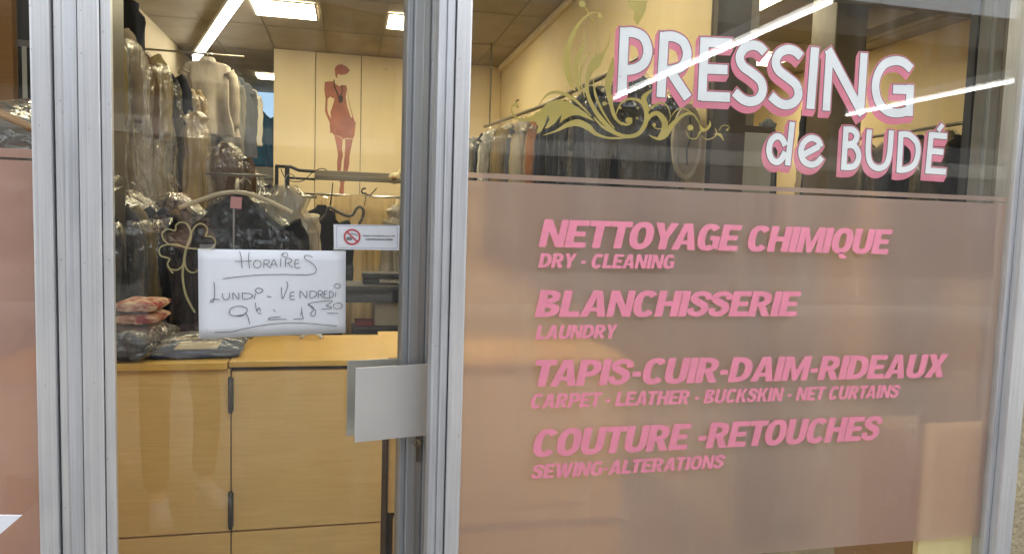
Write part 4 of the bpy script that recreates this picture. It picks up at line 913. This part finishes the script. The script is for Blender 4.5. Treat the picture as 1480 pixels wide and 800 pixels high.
for s in ([(578, 250), (570, 330), (555, 440)], [(852, 345), (845, 400), (835, 440)]):
    bar([rp(x_, y_, -.10) for x_, y_ in zz(s, 380, 220, 5.714)], .0045 if s[0][0] < 600 else .0025, BLACKM, 'hanging_wire', rk, 6)
bar(catmull([rp(x_, y_, -.10) for x_, y_ in zz([(855, 340), (820, 335), (822, 305), (850, 298)], 380, 220, 5.714)], 5), .006, BLACKM, 'hook', rk, 6)
bar([rp(x_, y_, -.10) for x_, y_ in zz([(850, 345), (885, 355), (940, 295)], 380, 220, 5.714)], .004, BLACKM, 'hook', rk, 6)
bar([rp(400, 280, .3), rp(458, 285, .3)], .010, CHROME, 'cross_tube', rk, 8)
# curtain
cu = thing('curtain', 'beige cloth curtain draped over a bar behind the rack', 'curtain', (0, 4.0, 0))
a, b = atY(455, 283, 4.0), atY(571, 285, 4.0)
bm = bmesh.new(); rows = []
for j in range(13):
    row = []
    for i in range(61):
        u = i / 60; f = j / 12; z = a.z + .01 - f * 1.6 + (-.012 * math.sin(u * math.pi * 3) if j == 0 else 0)
        wob = (.012 + .03 * f) * (math.sin(u * 34) + .6 * math.sin(u * 61 + 1)) * (1 if j else .3)
        row.append(bm.verts.new((a.x + (b.x - a.x) * u + .006 * math.sin(f * 9 + u * 7), wob, z)))
    rows.append(row)
for j in range(12):
    for i in range(60): bm.faces.new((rows[j][i], rows[j][i + 1], rows[j + 1][i + 1], rows[j + 1][i]))
cw = obj('cloth', bm, mat('curtain_cloth', (.50, .37, .19), .9, var=.12, scale=5, bump=.2), cu, True); sm = cw.modifiers.new('thickness', 'SOLIDIFY'); sm.thickness = .006
bm = bmesh.new(); tube(bm, [(a.x - .35, .012, a.z + .012), (b.x + .6, .012, a.z + .012)], .010, 8); obj('bar', bm, CHROME, cu, True)
q = atY(566, 325, 3.6); garment(q.x + .05, 3.6, q.z + .12, 'pale grey plastic wrapped garment at the right end of the curtain', 'greige', width=.16, length=.9, seed=201, plastic=PLASTIC_HAZY, rz=rad(40))
# ironing table
it = thing('ironing_table', 'black vacuum ironing table with raised sleeve arm by the curtain', 'ironing table', (0, 2.5, 0))
def ip(px, py, dy=0): v = atY(px, py, 2.5 + dy); return Vector((v.x, dy, v.z))
a, b = ip(478, 418), ip(640, 432)
bm = bmesh.new(); box(bm, a.x, b.x, -.16, .16, ip(540, 433).z, ip(540, 409).z, bev=.02); obj('board', bm, mat('black_pad', (.018, .018, .02), .6), it)
bm = bmesh.new(); box(bm, ip(523, 400).x, ip(640, 400).x, -.07, .07, ip(540, 402).z, ip(540, 393).z, bev=.012); box(bm, ip(524, 400).x, ip(548, 400).x, -.05, .05, ip(540, 410).z, ip(540, 401).z, bev=.006); obj('sleeve_arm', bm, mat('black_pad', (.018, .018, .02), .6), it)
bm = bmesh.new(); box(bm, ip(540, 440).x, ip(640, 440).x, -.1, .1, .02, ip(540, 433).z - .004, bev=.01); obj('pedestal', bm, mat('cream_pedestal', (.52, .44, .30), .5), it)
bm = bmesh.new(); box(bm, ip(508, 470).x, ip(640, 470).x, -.20, .02, ip(540, 474).z, ip(540, 466).z, bev=.006); sh_ = obj('lower_shelf', bm, BLACKM, it)
tag(obj('folded_cloth', B(ip(512, 465).x, ip(538, 465).x, 2.35, 2.48, ip(540, 465.5).z, ip(540, 459).z, bev=.004), CLOTH['red']), 'folded red cloth on the lower shelf of the ironing table', 'cloth')
bm = bmesh.new(); v = atZ(450, 485, ZT + .03); tube(bm, [(v.x - .035 * math.cos(t_), v.y, ZT + .02 + .020 * math.sin(t_)) for t_ in [math.pi * i / 10 for i in range(11)]], .007, 8)
tag(obj('tape_roll', bm, mat('roll_white', (.7, .68, .6), .6), None, True), 'pale arched roll edge standing behind the counter flap', 'tape roll')

# ================================================================ THINGS ON THE COUNTER
def pad(name, label, cat, px0, px1, py_front, depth_y, h, m, rz=0, puff=.3, nlay=1):
    a, b = atZ(px0, py_front, ZT + .018), atZ(px1, py_front, ZT + .018)
    t = thing(name, label, cat, ((a.x + b.x) / 2, (a.y + b.y) / 2 + depth_y / 2, ZT + .018), rz)
    return t, abs(b.x - a.x) / 2, depth_y / 2
def cushion(hx, hy, z0, z1, seed, wob=.006, n=18):
    bm = bmesh.new()
    bmesh.ops.create_cube(bm, size=2.0); bmesh.ops.subdivide_edges(bm, edges=bm.edges[:], cuts=n // 2, use_grid_fill=True)
    for v in bm.verts:
        c = v.co; r_ = max(abs(c.x), abs(c.y)); edge = 1 - .35 * max(0, r_ - .55) / .45 * 0 
        k_ = (abs(c.x) ** 6 + abs(c.y) ** 6) ** (1 / 6) if (abs(c.x) + abs(c.y)) else 0
        zf_ = (1 - .45 * k_ ** 4) * c.z
        nn = noise.noise(Vector((c.x * 2 + seed, c.y * 2, c.z * 2))) * wob + noise.noise(Vector((c.x * 6 + seed, c.y * 6, c.z * 4))) * wob * .5
        v.co = Vector((c.x * hx * (1 - .05 * c.z * c.z) + nn, c.y * hy + nn, (z0 + z1) / 2 + zf_ * (z1 - z0) / 2 + nn * .7))
    for v in bm.verts: v.co.z = max(v.co.z, z0 + .0005)
    return bm
t, hx, hy = pad('laundry_packet', 'folded blue linen in clear plastic with paper slip on the counter', 'laundry', 214, 340, 519, .27, .05, None, rad(3))
obj('fabric', cushion(hx, hy, .002, .018, 3), CLOTH['denim'], t, True)
obj('paper_slip', B(-hx * .55, hx * .45, -hy * .55, hy * .5, .0185, .021), mat('slip_tan', (.62, .50, .32), .7), t)
obj('plastic_cover', cushion(hx * 1.08, hy * 1.08, 0, .046, 9, .010), PLASTIC_HAZY, t, True)
t, hx, hy = pad('laundry_packet', 'dark folded garment in crinkled plastic at the left end of the counter', 'laundry', 130, 216, 526, .30, .08, None, rad(-4))
obj('fabric', cushion(hx * .96, hy * .95, .002, .075, 13, .01), CLOTH['charcoal'], t, True)
obj('plastic_cover', cushion(hx * 1.06, hy * 1.05, 0, .088, 17, .014), PLASTIC_HAZY, t, True)
tx, ty, tz = t.location
redm = mat('red_pattern', (.50, .36, .22), .9, var=.9, scale=30, color2=(.30, .02, .02), bump=.5)
t2 = thing('folded_blanket', 'folded red and cream patterned blanket atop the dark plastic packet', 'blanket', (tx + .005, ty + .06, tz + .089))
for i in range(2): obj('fold', cushion(hx * .78, hy * .6, i * .038, i * .038 + .036, 23 + i, .007), redm, t2, True)

# left edge, behind the left pane
lw2 = thing('wardrobe', 'orange wood wardrobe with dark panes behind the left window strip', 'wardrobe', (-1.25, 1.45, 0))
a = atY(9, 60, 1.45); 
obj('frame', B(a.x + 1.25 - .035, a.x + 1.25 + .028, -.02, .02, 0.01, 2.9, bev=.003), OAK, lw2)
obj('body', B(a.x + 1.25 + .03, a.x + 1.25 + .30, .02, .35, .01, 2.6), mat('wardrobe_dark', (.03, .028, .026), .4), lw2)
obj('top_board', B(a.x + 1.25 + .03, a.x + 1.25 + .32, -.03, .36, 2.44, 2.50), OAK, lw2)
zq = atY(40, 62, 1.44).z
obj('pane_frame', B(a.x + 1.25 + .028, a.x + 1.25 + .30, .002, .018, zq - .012, zq + .012), mat('grey_metal', (.25, .25, .25), .35, 1.), lw2)
obj('pane_frame', B(a.x + 1.25 + .05, a.x + 1.25 + .066, .0, .0015, 1.9, zq - .012), mat('pale_strip', (.55, .55, .50), .4, .3), lw2)
t = thing('laundry_packet', 'clear plastic wrapped pile just above the film in the left window strip', 'laundry', (-1.0, .62, 1.42), 0)
obj('fabric', cushion(.26, .2, .0, .36, 41, .04), CLOTH['taupe'], t, True); obj('plastic_cover', cushion(.29, .22, -.003, .40, 43, .06), PLASTIC_HAZY, t, True)
hb = thing('clothes_hanger', 'wooden clothes hanger lying slanted across the plastic pile at left', 'hanger', (-.85, .36, 1.78), 0)
a, b = atY(-30, 150, .36), atY(56, 190, .36); bm = bmesh.new(); tube(bm, [a - Vector(hb.location), b - Vector(hb.location)], .010, 10); obj('bar', bm, OAK, hb, True)
tag(obj('shelf', B(-1.35, -.83, .40, .95, 1.385, 1.415), mat('grey_shelf', (.4, .4, .38), .6)), 'shelf under the plastic pile behind the left window strip', 'shelf')

# ================================================================ PHOTOGRAPHER (stands behind the camera, seen only mirrored in the door glass)
def skinned(name, pts, edges, radii, m, parent, root=0, sub=2, label=None):
    me = bpy.data.meshes.new(name); me.from_pydata([tuple(p) for p in pts], edges, []); o = bpy.data.objects.new(name, me); col.objects.link(o)
    sk_ = o.modifiers.new('skin', 'SKIN'); sk_.use_smooth_shade = True; ss = o.modifiers.new('sub', 'SUBSURF'); ss.levels = sub; ss.render_levels = sub
    for i, r in enumerate(radii):
        v = me.skin_vertices[0].data[i]; v.radius = r if isinstance(r, tuple) else (r, r); v.use_root = i == root
    dg = bpy.context.evaluated_depsgraph_get(); dg.update()
    m2 = bpy.data.meshes.new_from_object(o.evaluated_get(dg)); bpy.data.objects.remove(o); bpy.data.meshes.remove(me)
    m2.materials.clear(); m2.materials.append(m); m2.name = name
    for p in m2.polygons: p.use_smooth = True
    o = bpy.data.objects.new(name, m2); col.objects.link(o); o.parent = parent
    if label: o['label'] = label
    return o
per = thing('person', 'person in dark trousers and pale sneakers holding up a phone, mirrored in the door glass', 'person', (.15, -2.36, 0))
SKIN = mat('skin', (.50, .31, .22), .5); TROUSER = cloth('trouser', (.045, .045, .05)); JACKET = cloth('jacket_dark', (.03, .032, .04)); SNEAK = mat('sneaker_white', (.72, .70, .66), .6, var=.08, scale=20); SOLE = mat('sole', (.75, .74, .7), .6)
# joints: 0 pelvis 1 waist 2 chest 3 neck 4 head base 5 head 6 crown | 7-10 right leg | 11-14 left leg | arms
J = [(0, 0, .93), (0, .01, 1.08), (0, .01, 1.30), (0, .02, 1.43), (0, .035, 1.50), (0, .05, 1.57), (0, .045, 1.66),
     (.10, 0, .88), (.14, .03, .50), (.13, -.02, .10), (.14, .08, .05),
     (-.10, 0, .88), (-.13, .07, .50), (-.13, .11, .10), (-.13, .21, .05),
     (.17, .02, 1.37), (.22, .16, 1.20), (.03, .52, 1.44), (-.02, .58, 1.47),
     (-.17, .02, 1.37), (-.28, .18, 1.22), (-.22, .54, 1.46), (-.215, .60, 1.48)]
Ed = [(0, 1), (1, 2), (2, 3), (3, 4), (4, 5), (5, 6), (0, 7), (7, 8), (8, 9), (9, 10), (0, 11), (11, 12), (12, 13), (13, 14), (2, 15), (15, 16), (16, 17), (17, 18), (2, 19), (19, 20), (20, 21), (21, 22)]
Rr = [(.135, .10), (.125, .09), (.15, .10), .055, (.065, .075), (.075, .095), (.06, .075), .08, .055, .038, .035, .08, .055, .038, .035, .055, .042, .028, (.032, .02), .055, .042, .028, (.032, .02)]
body = skinned('body', J, Ed, Rr, SKIN, per)
T_ = [J[i] for i in (1, 0, 7, 8, 9, 11, 12, 13)]; T_[0] = (0, .01, 1.0)
skinned('trousers', T_, [(0, 1), (1, 2), (2, 3), (3, 4), (1, 5), (5, 6), (6, 7)], [(.15, .115), (.155, .12), .098, .075, .066, .098, .075, .066], TROUSER, per, root=1)
K_ = [J[i] for i in (0, 1, 2, 3, 15, 16, 17, 19, 20, 21)]
skinned('jacket', K_, [(0, 1), (1, 2), (2, 3), (2, 4), (4, 5), (5, 6), (2, 7), (7, 8), (8, 9)], [(.165, .13), (.155, .12), (.175, .125), .07, .075, .062, .045, .075, .062, .045], JACKET, per)
for fx, fy, rz_ in ((.135, .06, rad(-12)), (-.13, .19, rad(8))):
    P = [(0, -.09, .06), (0, -.05, .055), (0, .05, .045), (0, .13, .035), (0, .165, .032)]
    sh_ = skinned('shoe', [Vector((fx, fy, 0)) + Matrix.Rotation(rz_, 3, 'Z') @ Vector(p) for p in P], [(0, 1), (1, 2), (2, 3), (3, 4)], [(.042, .05), (.048, .05), (.05, .042), (.048, .032), (.03, .022)], SNEAK, per, root=2)
    bm = bmesh.new(); outl = [(.034, -.13), (.048, -.06), (.045, .03), (.056, .11), (.045, .17), (.0, .20), (-.045, .17), (-.052, .11), (-.042, .03), (-.046, -.06), (-.034, -.13)]
    lo = [bm.verts.new(Vector((fx, fy, .002)) + Matrix.Rotation(rz_, 3, 'Z') @ Vector((x_, y_, 0))) for x_, y_ in outl]; hi = [bm.verts.new(v.co + Vector((0, 0, .026))) for v in lo]
    bm.faces.new(lo); bm.faces.new(hi[::-1])
    for i in range(len(lo)): bm.faces.new((lo[i], hi[i], hi[(i + 1) % len(lo)], lo[(i + 1) % len(lo)]))
    obj('sole', bm, SOLE, sh_)
# head details
bm = bmesh.new(); bmesh.ops.create_uvsphere(bm, u_segments=20, v_segments=14, radius=1)
for v in bm.verts:
    v.co = Vector((v.co.x * .086, v.co.y * .103 + .035 - .012, v.co.z * .098 + 1.632)) if not (v.co.y > .25 and v.co.z < .35) else Vector((v.co.x * .07, v.co.y * .05 + .02, v.co.z * .06 + 1.63))
obj('hair', bm, mat('dark_hair', (.03, .02, .015), .6), per, True)
bm = bmesh.new(); tube(bm, [(0, .13, 1.60), (0, .150, 1.575), (0, .152, 1.562), (0, .13, 1.553)], [.006, .011, .013, .006], 8); obj('nose', bm, SKIN, per, True)
for s_ in (-1, 1):
    bm = bmesh.new(); bmesh.ops.create_uvsphere(bm, u_segments=10, v_segments=8, radius=.011, matrix=Matrix.Translation((s_ * .031, .128, 1.602))); obj('eye', bm, mat('eye_dark', (.04, .03, .03), .2), per, True)
    bm = bmesh.new(); tube(bm, [(s_ * .078, .03, 1.61), (s_ * .088, .025, 1.595), (s_ * .084, .03, 1.565)], [.008, .012, .006], 8); obj('ear', bm, SKIN, per, True)
bm = bmesh.new(); tube(bm, [(-.022, .127, 1.533), (0, .136, 1.531), (.022, .127, 1.533)], .006, 6); obj('mouth', bm, mat('lip', (.35, .14, .12), .5), per, True)
# hands: four fingers and a thumb closed round the phone edges
for s_, hx_, hy_, hz_ in ((1, -.02, .60, 1.475), (-1, -.218, .62, 1.485)):
    for k_ in range(4):
        z_ = hz_ + .035 - .021 * k_; l_ = (.026, .03, .028, .022)[k_]
        bm = bmesh.new(); tube(bm, catmull([Vector((hx_ + s_ * .012, hy_ + .0, z_)), Vector((hx_ + s_ * .010, hy_ + .05, z_ + .004)), Vector((hx_ - s_ * .008, hy_ + .075, z_ + .004)), Vector((hx_ - s_ * l_, hy_ + .072, z_ + .002))], 4), .0085, 8); obj('finger', bm, SKIN, per, True)
    bm = bmesh.new(); tube(bm, catmull([Vector((hx_, hy_ - .01, hz_ - .02)), Vector((hx_ - s_ * .01, hy_ + .025, hz_ + .02)), Vector((hx_ - s_ * .03, hy_ + .045, hz_ + .045))], 4), .010, 8); obj('thumb', bm, SKIN, per, True)
tag(obj('phone', B(-.09, .072 - .06, -1.70, -1.692, 1.46, 1.535, bev=.003), mat('phone_black', (.02, .02, .022), .25)), 'black phone held up in the hands of the mirrored person', 'phone')
